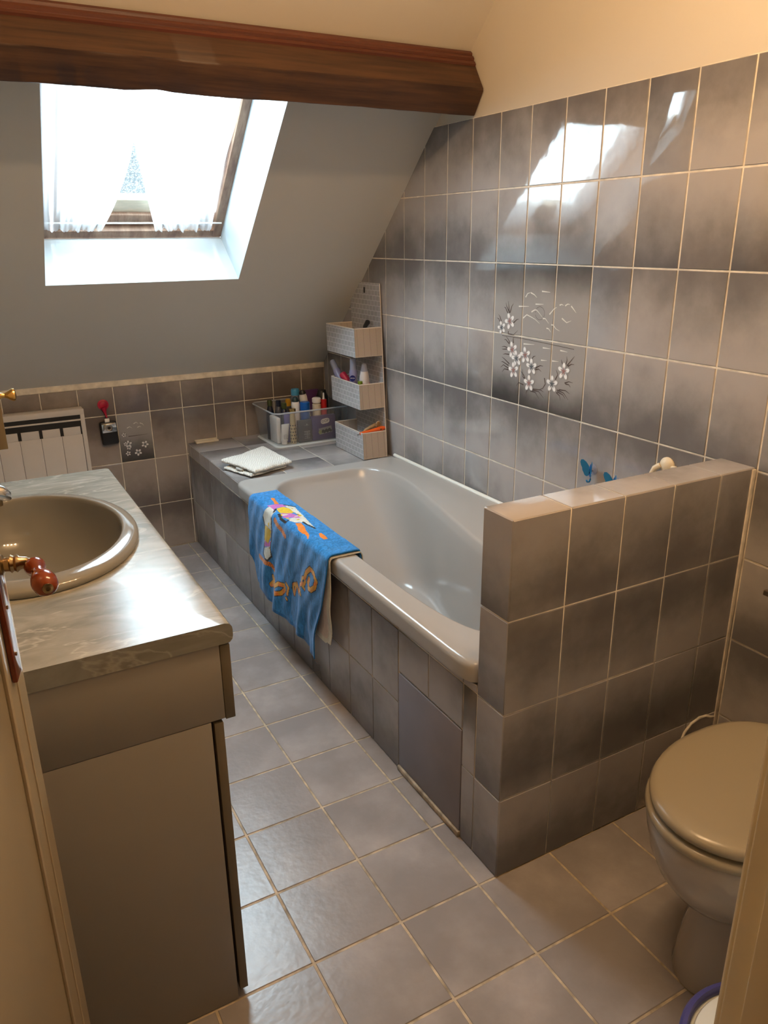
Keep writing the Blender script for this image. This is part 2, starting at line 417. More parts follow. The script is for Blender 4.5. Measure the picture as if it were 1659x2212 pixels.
def tiles(bm, O, U, W, Nn, us, vs, th=0.0025, gap=0.004, bev=0.0013, mi=0, flip=None, skip=None, full=(0.15, 0.2234), tilt=0.0005, uvalong='v'):
    """one bevelled tile per cell of the grid; O is on the finished face"""
    O, U, W, Nn = V(O), V(U), V(W), V(Nn)
    uvl = bm.loops.layers.uv.get('UVMap') or bm.loops.layers.uv.new('UVMap')
    cl = bm.loops.layers.float_color.get('tile') or bm.loops.layers.float_color.new('tile')
    for i in range(len(us) - 1):
        for j in range(len(vs) - 1):
            if skip and skip(i, j): continue
            u0, u1 = sorted((us[i], us[i + 1])); v0, v1 = sorted((vs[j], vs[j + 1]))
            u0 += gap / 2; u1 -= gap / 2; v0 += gap / 2; v1 -= gap / 2
            if u1 - u0 < 0.004 or v1 - v0 < 0.004: continue
            fl = flip(i, j) if flip else 0
            col = (random.random(), float(fl), random.random(), 1)
            tl = [random.uniform(-tilt, tilt) for _ in range(3)]
            def P(u, v, n): return O + U * u + W * v + Nn * n
            top = []
            for (u, v, a, b) in ((u0 + bev, v0 + bev, -1, -1), (u1 - bev, v0 + bev, 1, -1), (u1 - bev, v1 - bev, 1, 1), (u0 + bev, v1 - bev, -1, 1)):
                top.append(bm.verts.new(P(u, v, tl[0] * .5 + tl[1] * a * .5 + tl[2] * b * .5)))
            bot = [bm.verts.new(P(u, v, -th)) for (u, v) in ((u0, v0), (u1, v0), (u1, v1), (u0, v1))]
            mid = [bm.verts.new(P(u, v, -bev)) for (u, v) in ((u0, v0), (u1, v0), (u1, v1), (u0, v1))]
            fu = min(1, (u1 - u0) / full[0]); fv = min(1, (v1 - v0) / full[1])
            fs = [bm.faces.new(top)]
            for k in range(4):
                fs.append(bm.faces.new((mid[k], mid[(k + 1) % 4], top[(k + 1) % 4], top[k])))
                fs.append(bm.faces.new((bot[k], bot[(k + 1) % 4], mid[(k + 1) % 4], mid[k])))
            ru, rv = random.random() * (1 - fu), 0.0
            for f in fs:
                f.normal_update(); f.material_index = mi
                for l in f.loops:
                    d = l.vert.co - O
                    l[uvl].uv = ((d.dot(U) - u0) / full[0] + ru, (d.dot(W) - v0) / full[1]); l[cl] = col
            if fs[0].normal.dot(Nn) < 0:
                for f in fs: f.normal_flip()

# ------------------------------------------------------------------ places (metres; right wall x=0, floor z=0, camera looks towards +y)
XP, YP, YPB, ZP = -0.7179, -1.0459, -0.948, 0.8863      # half-height partition
YB = 1.3947                                             # low back wall
TW, TH = 0.15, 0.2234                                   # wall tile
XL, YF = -1.90, -1.86                                   # left wall, front wall (room faces)
SA = V((0, 0.376, 1.781)); SE = V((0, 0.729, -0.6845)); SN = V((0, -0.6845, -0.729))   # sloping ceiling: point, down direction, room normal
def SP(x, s, off=0.0): return SA + V((x, 0, 0)) + SE * s - SN * off

# ---- floor
bm = BM()
FS = 0.2072; XF = -0.7641; YFT = -1.0441
us = [XF + FS * k for k in range(-6, 0)] + [XF, XP, ] + [XF + FS * k for k in range(1, 4)] + [0.0]
us = [-1.90] + [XF + FS * k for k in range(-5, 4)] + [0.0]
vs = [YF - 0.01] + [YFT + FS * k for k in range(-3, 12)] + [YB]
tiles(bm, (0, 0, 0), (1, 0, 0), (0, 1, 0), (0, 0, 1), us, vs, th=0.002, gap=0.0055, bev=0.0012, mi=0, full=(FS, FS), flip=lambda i, j: random.random() < .5, tilt=0.0004)
quad(bm, [(XL - .1, YF - 0.13, -0.0016), (.1, YF - 0.13, -0.0016), (.1, YB + .1, -0.0016), (XL - .1, YB + .1, -0.0016)], 1)
o = struct(obj('floor', bm, [FT, GROUTF], recalc=False))
# ---- right wall
bm = BM()
ZA = 1.5478
vs = [0.0] + [ZA - TH * k for k in range(6, -2, -1)]
vs = [v for v in vs if v >= 0]
us = [-TW * k for k in range(13, -8, -1)]
us = [YF] + [u for u in us if u > YF + 0.02 and u < 1.2] + [1.2, 1.35, YB]
def flip_r(i, j): return j % 2 == 1
decor = lambda i, j: us[i] > -0.455 and us[i + 1] < 0.005 and 0.87 < vs[j] < 1.11
tiles(bm, (0, 0, 0), (0, 1, 0), (0, 0, 1), (-1, 0, 0), us, vs, flip=flip_r, skip=decor, gap=0.0046)
quad(bm, [(0.002, YF, 0), (0.002, YB, 0), (0.002, YB, vs[-1]), (0.002, YF, vs[-1])], 1)
quad(bm, [(0.0035, YF - .12, -.1), (0.0035, YB + .1, -.1), (0.0035, YB + .1, 2.6), (0.0035, YF - .12, 2.6)], 2)
struct(obj('wall_right', bm, [WT, GROUT, PLASTER], recalc=False))
# ---- back wall
bm = BM()
XB0, ZB = -1.0262, 0.6714
us = [XL] + [XB0 + TW * k for k in range(-5, 7)] + [0.0]
vs = [ZB - TH * 3, ZB - TH * 2, ZB - TH, ZB, 0.7975]
vs[0] = 0.0
fd = lambda i, j: j == 2 and abs(us[i] - XB0) < 0.01
tiles(bm, (0, YB, 0), (1, 0, 0), (0, 0, 1), (0, -1, 0), us, vs, flip=lambda i, j: j % 2 == 0, skip=fd, tilt=0.0004)
quad(bm, [(XL, YB + .002, 0), (0, YB + .002, 0), (0, YB + .002, 0.83), (XL, YB + .002, 0.83)], 1)
# sloping bead of plaster above the tiles
quad(bm, [(XL, YB - .002, 0.7985), (0, YB - .002, 0.7985), (0, YB + .004, 0.826), (XL, YB + .004, 0.826)], 1)
quad(bm, [(XL - .1, YB + .004, -.1), (.1, YB + .004, -.1), (.1, YB + .004, 0.83), (XL - .1, YB + .004, 0.83)], 1)
struct(obj('wall_back', bm, [WTB, GROUT], recalc=False))
# ---- left wall, front wall with its doorway
bm = BM()
quad(bm, [(XL, YF - .12, -.1), (XL, YB + .1, -.1), (XL, YB + .1, 2.6), (XL, YF - .12, 2.6)])
struct(obj('wall_left', bm, PLASTER, recalc=False))
DX0, DX1, DZ = -1.775, -1.100, 2.06
bm = BM()
box(bm, XL, DX0 - .03, YF - 0.12, YF, 0, 2.46); box(bm, DX1 + .03, 0.0, YF - 0.12, YF, 0, 2.46); box(bm, DX0 - .03, DX1 + .03, YF - 0.12, YF, DZ + .03, 2.46)
struct(obj('wall_front', bm, PLASTER))
# door lining on the right (latch) side, with its stop
bm = BM()
box(bm, DX1 - .001, DX1 + .029, YF - 0.125, YF + 0.006, 0, DZ, 0.003)
box(bm, DX1 - .013, DX1 + .001, YF - 0.125, YF - 0.020, 0, DZ, 0.002)
box(bm, DX1 + .004, DX1 + .06, YF + .001, YF + 0.014, 0, DZ + .05, 0.004)
struct(obj('trim_1', bm, JAMBM))
bm = BM()
box(bm, DX0 - .029, DX0, YF - 0.125, YF + 0.006, 0, DZ, 0.003)
box(bm, DX0 - .029, DX1 + .029, YF - 0.125, YF + 0.006, DZ, DZ + .03, 0.003)
struct(obj('trim_2', bm, JAMBM))
# passage behind the doorway
bm = BM()
hx0, hx1, hy0, hy1, hz = -2.8, 0.6, -3.4, YF - 0.118, 2.43
quad(bm, [(hx0, hy0, 0), (hx1, hy0, 0), (hx1, hy0, hz), (hx0, hy0, hz)]); quad(bm, [(hx0, hy0, 0), (hx0, hy1, 0), (hx0, hy1, hz), (hx0, hy0, hz)])
quad(bm, [(hx1, hy0, 0), (hx1, hy1, 0), (hx1, hy1, hz), (hx1, hy0, hz)]); quad(bm, [(hx0 - .1, hy0 - .1, hz), (hx1 + .1, hy0 - .1, hz), (hx1 + .1, hy1 + .1, hz), (hx0 - .1, hy1 + .1, hz)])
quad(bm, [(hx0, hy1, 0), (XL + .05, hy1, 0), (XL + .05, hy1, hz), (hx0, hy1, hz)]); quad(bm, [(-.05, hy1, 0), (hx1, hy1, 0), (hx1, hy1, hz), (-.05, hy1, hz)])
quad(bm, [(hx0 - .1, hy0 - .1, -.002), (hx1 + .1, hy0 - .1, -.002), (hx1 + .1, hy1, -.002), (hx0 - .1, hy1, -.002)])
struct(obj('wall_passage', bm, HALLM, recalc=False))
# ---- ceiling: slope with the roof window opening, flat part above
OX0, OX1, OS0, OS1 = -1.286, -0.568, -0.235, 0.767       # opening in the slope
FX0, FX1, FS0, FS1, FO = -1.262, -0.592, -0.225, 0.744, 0.195   # frame at the outer end of the reveal
bm = BM()
s_top, s_bot, s_beam = -0.978, 1.434, -0.24
def sq(x0, x1, s0, s1, mi): quad(bm, [SP(x0, s0), SP(x1, s0), SP(x1, s1), SP(x0, s1)], mi)
sq(XL - .1, 0.1, s_top, s_beam, 1)
sq(XL - .1, OX0, s_beam, s_bot + .1, 0); sq(OX1, 0.1, s_beam, s_bot + .1, 0); sq(OX0, OX1, OS1, s_bot + .1, 0); sq(OX0, OX1, s_beam, OS0, 0)
A0, B0, C0, D0 = SP(OX0, OS0), SP(OX1, OS0), SP(OX1, OS1), SP(OX0, OS1)
A1, B1, C1, D1 = SP(FX0, FS0, FO), SP(FX1, FS0, FO), SP(FX1, FS1, FO), SP(FX0, FS1, FO)
for a, b, c, d in ((A0, B0, B1, A1), (B0, C0, C1, B1), (C0, D0, D1, C1), (D0, A0, A1, D1)): quad(bm, [a, b, c, d], 2)
zt = SP(0, s_top); quad(bm, [(XL - .1, zt.y, zt.z), (0.1, zt.y, zt.z), (0.1, YF - .12, zt.z), (XL - .1, YF - .12, zt.z)], 1)
struct(obj('ceiling', bm, [PLASTERW, PLASTER, REVEAL], recalc=False))
# ---- roof window: casing > sash, rails, pane
def sbox(bm, x0, x1, s0, s1, o0, o1, bev=0.004, mi=0):
    M = Matrix(((1, 0, 0, SA.x), (0, SE.y, -SN.y, SA.y), (0, SE.z, -SN.z, SA.z), (0, 0, 0, 1)))
    box(bm, x0, x1, s0, s1, o0, o1, bev, 2, mi, M)
bm = BM(); w = 0.034
sbox(bm, FX0 - .03, FX0 + w - .006, FS0, FS1, FO, FO + .09); sbox(bm, FX1 - w, FX1 + .03, FS0, FS1, FO, FO + .09)
sbox(bm, FX0, FX1, FS1 - w, FS1 + .03, FO + .002, FO + .09); sbox(bm, FX0, FX1, FS0 - .03, FS0 + w, FO + .002, FO + .09)
win = struct(obj('window_1', bm, WINW)); ROOTLOC[win.name] = win.location.copy()
bm = BM(); ix0, ix1, is0, is1 = FX0 + .034, FX1 - .040, FS0 + .04, FS1 - .040
sbox(bm, ix0, ix0 + .045, is0, is1, FO + .022, FO + .075); sbox(bm, ix1 - .045, ix1, is0, is1, FO + .022, FO + .075)
sbox(bm, ix0 + .04, ix1 - .04, is1 - .050, is1, FO + .026, FO + .075); sbox(bm, ix0 + .04, ix1 - .04, is0, is0 + .06, FO + .022, FO + .075)
obj('sash', bm, WINW, win)
bm = BM(); sbox(bm, ix0 + .045, ix1 - .045, is1 - .11, is1 - .049, FO + .040, FO + .075); obj('lower_rail', bm, SILLW, win)
bm = BM(); sbox(bm, ix0 + .044, ix1 - .044, is0 + .058, is1 - .108, FO + .056, FO + .062, 0)
obj('glass_pane', bm, PANE, win)
# ---- partition
bm = BM()
us = [XP + TW * k for k in range(5)] + [0.0]
vs = [0.0] + [ZP - TH * k for k in range(3, -1, -1)]
fp = lambda i, j: (j % 2 == 0) if random.random() < 0.75 else (j % 2 == 1)
tiles(bm, (0, YP, 0), (1, 0, 0), (0, 0, 1), (0, -1, 0), us, vs, flip=lambda i, j: (0, 0.25, 0.8, 0.15, 0)[j], gap=0.0035)
tiles(bm, (XP, 0, 0), (0, 1, 0), (0, 0, 1), (-1, 0, 0), [YP, YPB], vs, flip=lambda i, j: 0, gap=0.003)
tiles(bm, (0, YPB, 0), (1, 0, 0), (0, 0, 1), (0, 1, 0), us, vs, flip=lambda i, j: j % 2)
tiles(bm, (0, 0, ZP), (1, 0, 0), (0, 1, 0), (0, 0, 1), us, [YP, YPB], flip=lambda i, j: 1, gap=0.0035)
box(bm, XP + .002, -0.001, YP + .002, YPB - .002, 0, ZP - .002, 0, 2, 1)
# silicone line in the corner with the right wall
box(bm, -0.012, -0.0005, YP - .0035, YP + .001, 0.0, ZP - .004, 0.0012, 2, 1)
struct(obj('wall_partition', bm, [WT, GROUT], recalc=False))
# ---- bath surround: panel, deck
sur = thing('bath_surround', 'grey tiled bath surround with a tiled deck under the sloping ceiling', 'bath surround', (-0.4, 0.2, 0))
ycol = [YPB] + [YP + 0.151 + TW * k for k in range(0, 16)] + [YB]
ycol = [y for y in ycol if y <= YB]
zrow = [0.0, ZP - 3 * TH, ZP - 2 * TH]
bm = BM()
hat = lambda i, j: (-0.9 < ycol[i] < -0.6 and (j == 0))
hat2 = lambda i, j: (-0.9 < ycol[i] < -0.6 and j <= 1)
tiles(bm, (XP, 0, 0), (0, 1, 0), (0, 0, 1), (-1, 0, 0), ycol, zrow, flip=lambda i, j: j, skip=hat2, gap=0.003)
tiles(bm, (XP, 0, 0), (0, 1, 0), (0, 0, 1), (-1, 0, 0), ycol, [0.314, ZP - 2 * TH], flip=lambda i, j: 1, skip=lambda i, j: not (-0.9 < ycol[i] < -0.6), gap=0.003)
yd = [0.674] + [y for y in ycol if y > 0.69]
tiles(bm, (XP, 0, 0), (0, 1, 0), (0, 0, 1), (-1, 0, 0), yd, [ZP - 2 * TH, 0.499], flip=lambda i, j: 1, gap=0.003)
yt = [y for y in ycol if y < 0.66] + [0.672]
tiles(bm, (XP, 0, 0), (0, 1, 0), (0, 0, 1), (-1, 0, 0), yt, [ZP - 2 * TH, 0.4615], flip=lambda i, j: 1, gap=0.003)
x2 = XP + .002; x3 = XP + .018
box(bm, x2, x3, YPB, -0.897, 0, 0.455, 0, 2, 1); box(bm, x2, x3, -0.596, 0.66, 0, 0.455, 0, 2, 1); box(bm, x2, x3, -0.897, -0.596, 0.312, 0.455, 0, 2, 1)
obj('front_panel', bm, [WT, GROUT], sur, recalc=False)
bm = BM()
box(bm, XP - .0015, XP + .012, -0.8945, -0.5985, 0.018, 0.3105, 0.001)
obj('access_hatch', bm, HATCHM, sur)['label'] = 'plain mauve grey access hatch'
bm = BM(); box(bm, XP - .007, XP + .012, -0.8965, -0.596, 0.0, 0.017, 0.004, 2); obj('hatch_sill', bm, GROUTF, sur)
bm = BM()
dus = [XP + 0.0, -0.718 + 0.2165, -0.285, -0.0615, -0.001]; dus = [XP, -0.5015, -0.285, -0.0685, -0.001]
dvs = [0.672, 0.862, 1.033, 1.205, YB - .001]
tiles(bm, (0, 0, 0.50), (1, 0, 0), (0, 1, 0), (0, 0, 1), dus, dvs, flip=lambda i, j: 1 if random.random() < .5 else 0, full=(0.2165, 0.172), gap=0.0035, tilt=0.0003)
box(bm, x2, -0.001, 0.673, YB - .001, 0.0, 0.498, 0, 2, 1)
obj('tiled_deck', bm, [WT, GROUT], sur, recalc=False)
# ---- dark beam under the slope
bm = BM()
prof = [(0.171, 1.957), (0.0985, 1.848), (0.100, 1.842), (0.143, 1.777), (0.147, 1.776), (0.262, 1.884), (0.20, 1.942)]
xs = [XL + 0.001] + [XL + (i + .5) * (0 - XL) / 90 for i in range(90)] + [-0.001]
rings = []
for x in xs:
    ring = []
    for k, (y, z) in enumerate(prof):
        j = mnoise.noise(V((x * 6, k * 3.1, 0))) * 0.0022 + mnoise.noise(V((x * 30, k * 7.3, 5))) * 0.0012
        d = 0.0
        if k in (3, 4): d = 0.006 * math.exp(-((x + 1.03) / 0.05) ** 2)   # worn hollow in the lower edge
        ring.append(V((x, y + j, z + j + d)))
    rings.append(ring)
loft(bm, rings, 0, True, True)
beam = obj('ceiling_beam', bm, BEAMW, None, 40)
tag(beam, 'dark brown wooden beam running across under the sloping ceiling', 'beam')
bm = BM()
mp = [(0.172, 1.9555), (0.168, 1.953), (0.159, 1.951), (0.157, 1.944), (0.160, 1.940), (0.152, 1.935), (0.151, 1.929), (0.146, 1.925), (0.150, 1.916), (0.158, 1.930), (0.176, 1.953)]
mp = [(y + 0.0, z + .012) for y, z in [(0.176, 1.945), (0.170, 1.952), (0.162, 1.945), (0.163, 1.938), (0.157, 1.936), (0.151, 1.929), (0.153, 1.922), (0.147, 1.919), (0.141, 1.911), (0.1455, 1.903), (0.160, 1.920)]]
loft(bm, [[V((x, y, z)) for y, z in mp] for x in (XL + .002, -1.2, -0.6, -0.002)], 0, True, True)
obj('moulding_strip', bm, MOULDW, beam, 25)
# ---- open door on the left
d0, d1 = V((-1.752, -1.858, 0)), V((-1.6055, -1.205, 0))
dd = (d1 - d0).normalized(); dn = V((dd.y, -dd.x, 0))
DM = Matrix(((dd.x, dn.x, 0, d0.x), (dd.y, dn.y, 0, d0.y), (0, 0, 1, 0), (0, 0, 0, 1)))   # local: along leaf, out of its face, up
dl = (d1 - d0).length
bm = BM()
box(bm, 0, dl, -0.040, 0.0, 0.008, 2.03, 0.002, 2, 0, DM)
box(bm, dl - .105, dl - .088, -0.001, 0.004, 0.008, 2.03, 0.0018, 2, 0, DM)
box(bm, dl - .045, dl - .040, -0.001, 0.0015, 0.008, 2.03, 0.0007, 1, 0, DM)
door = struct(obj('door_1', bm, DOORM)); ROOTLOC[door.name] = door.location.copy()
bm = BM(); box(bm, dl - .066, dl - .035, 0.0, 0.0065, 0.925, 1.175, 0.002, 2, 0, DM)
for z in (0.955, 1.015, 1.145): lathe(bm, [(0.0026, 0), (0.0026, 0.0012), (0.0004, 0.0016)], DM @ V((dl - .050, 0.0065, z)), dn, 10, 1)
pl = obj('back_plate', bm, [REDW, BRASSO], door)
bm = BM(); hc = DM @ V((dl - .050, 0.0065, 1.067))
lathe(bm, [(0.0115, 0), (0.0115, 0.004), (0.008, 0.006), (0.0085, 0.011), (0.0105, 0.013), (0.0085, 0.016), (0.0105, 0.019), (0.0075, 0.022), (0.006, 0.030)], hc, dn, 20)
h1 = hc + dn * 0.030
tube(bm, [h1 - dn * .002, h1 + V((0.003, -0.003, -.001)), h1 + V((0.005, -0.010, -.002))], 0.0055, 12)
obj('handle_neck', bm, BRASSO, door)
gd = (V((-1.5700, -1.345, 1.0665)) - (h1 + V((0.005, -0.010, -.001)))).normalized(); g0 = h1 + V((0.005, -0.009, -.001))
bm = BM()
lathe(bm, [(0.0055, 0), (0.0095, 0.002), (0.0115, 0.007), (0.0105, 0.013), (0.0072, 0.022), (0.0066, 0.028), (0.0085, 0.036), (0.0122, 0.048), (0.0135, 0.058), (0.0128, 0.066), (0.0095, 0.073), (0.0055, 0.076)], g0, gd, 24)
grip = obj('handle_grip', bm, REDW, door)
bm = BM(); lathe(bm, [(0.0055, 0.0745), (0.0055, 0.0775), (0.0025, 0.0785), (0.0025, 0.0765)], g0, gd, 16); obj('end_cap', bm, BRASSO, grip)

# ------------------------------------------------------------------ bathtub
def spow(v, e): return math.copysign(abs(v) ** e, v)
NT = 120
def smooth(a, b, x): t = max(0, min(1, (x - a) / (b - a))); return t * t * (3 - 2 * t)
def outer(inset, z, n=28):
    r = []
    for k in range(NT):
        t = 2 * PI * (k + .5) / NT
        r.append(V((-0.3695 + (0.3655 - inset) * spow(math.cos(t), 2 / n), -0.1375 + (0.8085 - inset) * spow(math.sin(t), 2 / n), z)))
    return r
def xr_top(y): return -0.118 + (-0.300 + 0.118) * smooth(0.62, -0.62, y) if False else -0.118 - 0.187 * smooth(-0.62, 0.62, -y)
def inner(q, z, inset=0.0, n=5.0):
    y1 = 0.582 - 0.36 * q ** 1.15; y0 = -0.846 + 0.06 * q
    r = []
    for k in range(NT):
        t = 2 * PI * (k + .5) / NT
        yn = spow(math.sin(t), 2 / n); y = (y0 + y1) / 2 + ((y1 - y0) / 2 - inset) * yn
        yt = (-0.846 + 0.582) / 2 + (0.582 + 0.846) / 2 * yn
        xl = -0.655 + 0.065 * q + inset; xr = xr_top(yt) - 0.055 * q - inset
        r.append(V(((xl + xr) / 2 + (xr - xl) / 2 * spow(math.cos(t), 2 / n), y, z)))
    return r
bm = BM()
rings = [outer(0.006, 0.463), outer(0.0, 0.4645), outer(0.0, 0.495), outer(0.0012, 0.5015), outer(0.004, 0.5065), outer(0.008, 0.5102), outer(0.013, 0.512), outer(0.018, 0.5122), outer(0.03, 0.5120)]
rings += [inner(0, 0.5108, -0.013), inner(0, 0.5106, -0.009), inner(0, 0.5096, -0.0055), inner(0, 0.507, -0.002), inner(0, 0.503, 0.001), inner(0.005, 0.495, 0.004), inner(0.015, 0.485, 0.008), inner(0.03, 0.475, 0.010)]
for q in (0.12, 0.25, 0.4, 0.55, 0.7, 0.82, 0.92): rings.append(inner(q, 0.485 - 0.33 * q, 0.011))
rings += [inner(0.98, 0.150, 0.016), inner(1.0, 0.135, 0.03), inner(1.0, 0.126, 0.055), inner(1.0, 0.124, 0.09)]
loft(bm, rings, 0, False, True)
tub = obj('bathtub', bm, TUBM, None, 50)
tag(tub, 'grey beige built-in bathtub along the tiled right wall', 'bathtub')
bm = BM()
tube(bm, [(-0.0085, 0.668, 0.513), (-0.0085, -0.945, 0.513)], 0.0075, 10)
obj('sealant_bead', bm, SILIC, tub)

# ------------------------------------------------------------------ vanity
van = thing('vanity_unit', 'greige vanity base unit under the marble worktop left of the aisle', 'cabinet', (-1.6, -0.52, 0))
bm = BM(); box(bm, XL + .002, -1.3145, -1.043, -1.027, 0.639, 0.7795, 0.0006); obj('upper_end_panel', bm, LAMI, van)
bm = BM(); box(bm, XL + .002, -1.3395, -1.043, -1.027, 0.001, 0.6375, 0.0006); obj('lower_end_panel', bm, LAMI, van)
bm = BM(); box(bm, XL + .002, -1.34, -0.020, -0.004, 0.001, 0.7795, 0.0006); obj('far_end_panel', bm, LAMI, van)
bm = BM(); box(bm, XL + .01, -1.40, -1.026, -0.021, 0.10, 0.116); obj('bottom_shelf', bm, LAMI, van)
bm = BM(); box(bm, -1.42, -1.405, -1.026, -0.021, 0.001, 0.10); obj('plinth', bm, LAMD, van)
for a, b in ((-1.043, -0.525), (-0.521, -0.004)):
    bm = BM(); box(bm, -1.3135, -1.2965, a, b, 0.636, 0.777, 0.001); obj('drawer_front', bm, LAMD, van)
    bm = BM(); box(bm, -1.3345, -1.3185, a, b, 0.021, 0.632, 0.001); obj('cabinet_door', bm, LAMD, van)
# worktop with an oval cut-out
SC = V((-1.547, -0.49, 0)); SAx, SBy = 0.220, 0.297
def rect_pts(x0, x1, y0, y1, n=22):
    P = []
    for (a, b) in (((x0, y0), (x1, y0)), ((x1, y0), (x1, y1)), ((x1, y1), (x0, y1)), ((x0, y1), (x0, y0))):
        for i in range(n): P.append((a[0] + (b[0] - a[0]) * i / n, a[1] + (b[1] - a[1]) * i / n))
    return P
base = rect_pts(XL + .001, -1.29, -1.0455, -0.002)
ell = [(SC.x + 0.205 * math.cos(a), SC.y + 0.282 * math.sin(a)) for a in [math.atan2((p[1] - SC.y) / 0.297, (p[0] - SC.x) / 0.22) for p in base]]
def rr(x1, z): return [V((min(p[0], x1) if p[0] > -1.31 else p[0], p[1], z)) for p in base]
bm = BM()
e0 = [V((x, y, 0.817)) for x, y in ell]; e1 = [V((x, y, 0.7805)) for x, y in ell]
R = loft(bm, [e0, rr(-1.303, 0.817), rr(-1.295, 0.8145), rr(-1.2908, 0.809), rr(-1.29, 0.803), rr(-1.29, 0.793), rr(-1.2915, 0.786), rr(-1.296, 0.7815), rr(-1.303, 0.7805), e1])
n = len(base)
for k in range(n): bm.faces.new((R[-1][k], R[-1][(k + 1) % n], R[0][(k + 1) % n], R[0][k]))
wt = obj('worktop', bm, MARBLE, None, 30)
tag(wt, 'grey marble-look worktop with rounded front edge on the vanity unit', 'worktop')
# washbasin
def ering(r, z, dx=0.0): return [V((SC.x + dx + SAx * r * math.cos(2 * PI * k / 72), SC.y + SBy * r * math.sin(2 * PI * k / 72), z)) for k in range(72)]
bm = BM()
loft(bm, [ering(.925, .806), ering(.975, .8175), ering(.995, .8185), ering(1.0, .822), ering(.998, .8265), ering(.990, .8305), ering(.976, .8335), ering(.955, .836), ering(.91, .8385), ering(.872, .8395), ering(.858, .8385), ering(.849, .835), ering(.845, .829), ering(.842, .82), ering(.835, .80), ering(.80, .765), ering(.73, .73), ering(.60, .706), ering(.42, .694), ering(.2, .690), ering(.07, .689)], 0, False, True)
bas = obj('washbasin', bm, SINKM, None, 50)
tag(bas, 'oval grey beige washbasin set into the marble-look worktop', 'washbasin')
bm = BM(); lathe(bm, [(0.022, 0), (0.022, 0.003), (0.017, 0.004), (0.012, 0.002)], (SC.x, SC.y, 0.689), (0, 0, 1), 24); obj('drain_ring', bm, CHROME, bas)
bm = BM(); lathe(bm, [(0.0085, -0.001), (0.0085, 0.0012), (0.001, 0.0012)], (SC.x + 0.1835, SC.y + 0.045, 0.797), (-1, 0, 0.25), 20, sx=1.0, sy=0.55); obj('overflow_hole', bm, DARK, bas)
# tap
tap = thing('basin_tap', 'chrome basin tap with a rounded spout reaching over the washbasin', 'tap', (-1.80, -0.49, 0.817))
bm = BM(); lathe(bm, [(0.030, 0.0005), (0.030, 0.006), (0.024, 0.012), (0.023, 0.09), (0.018, 0.115), (0.004, 0.122)], (-1.80, -0.49, 0.817), (0, 0, 1), 28); obj('tap_body', bm, CHROME, tap)
bm = BM()
tube(bm, [(-1.80, -.49, .905), (-1.74, -.49, .934), (-1.68, -.49, .945), (-1.63, -.49, .944), (-1.60, -.49, .939), (-1.580, -.49, .930), (-1.568, -.49, .920), (-1.5635, -.49, .914)], [0.017, 0.017, 0.017, 0.0175, 0.018, 0.0165, 0.011, 0.004], 18)
sp = obj('spout', bm, CHROME, tap)
bm = BM(); lathe(bm, [(0.011, 0), (0.0115, -0.012), (0.009, -0.013)], (-1.588, -.49, .918), (0.15, 0, 1), 18); obj('aerator', bm, BRASSO, sp)
bm = BM(); tube(bm, [(-1.80, -.49, .935), (-1.80, -.49, .955), (-1.785, -.49, .97), (-1.74, -.49, .985)], [0.012, 0.012, 0.009, 0.006], 12); obj('lever', bm, CHROME, tap)
# wall cabinet with a brass knob
cab = thing('wall_cabinet', 'taupe wall cabinet with a brass knob above the far end of the worktop', 'cabinet', (-1.73, -0.25, 1.034))
bm = BM(); box(bm, XL + .001, -1.5705, -0.56, 0.02, 1.034, 1.60, 0.001); obj('carcass', bm, CABM, cab)
bm = BM(); box(bm, -1.570, -1.5535, -0.56, 0.02, 1.034, 1.60, 0.001); cd = obj('cabinet_door', bm, CABM, cab)
bm = BM(); lathe(bm, [(0.008, 0), (0.0055, 0.004), (0.0042, 0.010), (0.0065, 0.015), (0.0105, 0.020), (0.0125, 0.0245), (0.0118, 0.0275), (0.0075, 0.0295), (0.001, 0.0305)], (-1.5535, -0.545, 1.1335), (1, 0, 0), 28); obj('knob', bm, BRASS, cd)

POLY={
'white':[[(0.266,-0.006),(0.281,-0.006),(0.206,-0.009),(0.208,0.015),(0.204,0.057),(0.238,0.050),(0.271,0.056),(0.285,0.027)],[(0.258,0.138),(0.214,0.118),(0.208,0.150),(0.231,0.175),(0.250,0.176),(0.264,0.159)],[(0.253,-0.053),(0.217,-0.080),(0.148,-0.072),(0.075,-0.065),(0.018,-0.059),(0.066,-0.061),(0.107,-0.054),(0.170,-0.057),(0.212,-0.053)],[(0.116,-0.018),(0.121,-0.052),(0.070,-0.063),(-0.004,-0.056),(0.034,-0.051),(0.061,-0.047),(0.076,-0.021),(0.097,-0.008)]],
'yellow':[[(0.266,0.058),(0.243,0.051),(0.207,0.058),(0.214,0.087),(0.232,0.114),(0.266,0.105)],[(0.234,-0.017),(0.238,-0.045),(0.210,-0.057),(0.170,-0.057),(0.160,-0.040),(0.189,-0.013)],[(0.174,-0.005),(0.181,-0.016),(0.135,-0.006),(0.126,-0.022),(0.103,-0.008),(0.091,-0.006),(0.114,-0.012)]],
'purple':[[(0.266,0.107),(0.232,0.114),(0.207,0.093),(0.214,0.118),(0.257,0.133)],[(0.281,-0.006),(0.279,-0.034),(0.257,-0.059),(0.238,-0.056),(0.240,-0.019),(0.212,-0.006)],[(0.182,-0.014),(0.165,-0.042),(0.133,-0.053),(0.100,-0.055),(0.120,-0.032),(0.135,-0.006)]],
'orange':[[(0.353,-0.042),(0.346,-0.054),(0.274,-0.043),(0.282,-0.029),(0.318,-0.039)],[(0.070,-0.021),(0.060,-0.038),(-0.054,-0.014),(-0.084,-0.002),(-0.058,-0.006),(0.008,-0.004)],[(-0.056,-0.046),(-0.056,-0.056),(-0.116,-0.053),(-0.116,-0.038),(-0.086,-0.038)]],
}
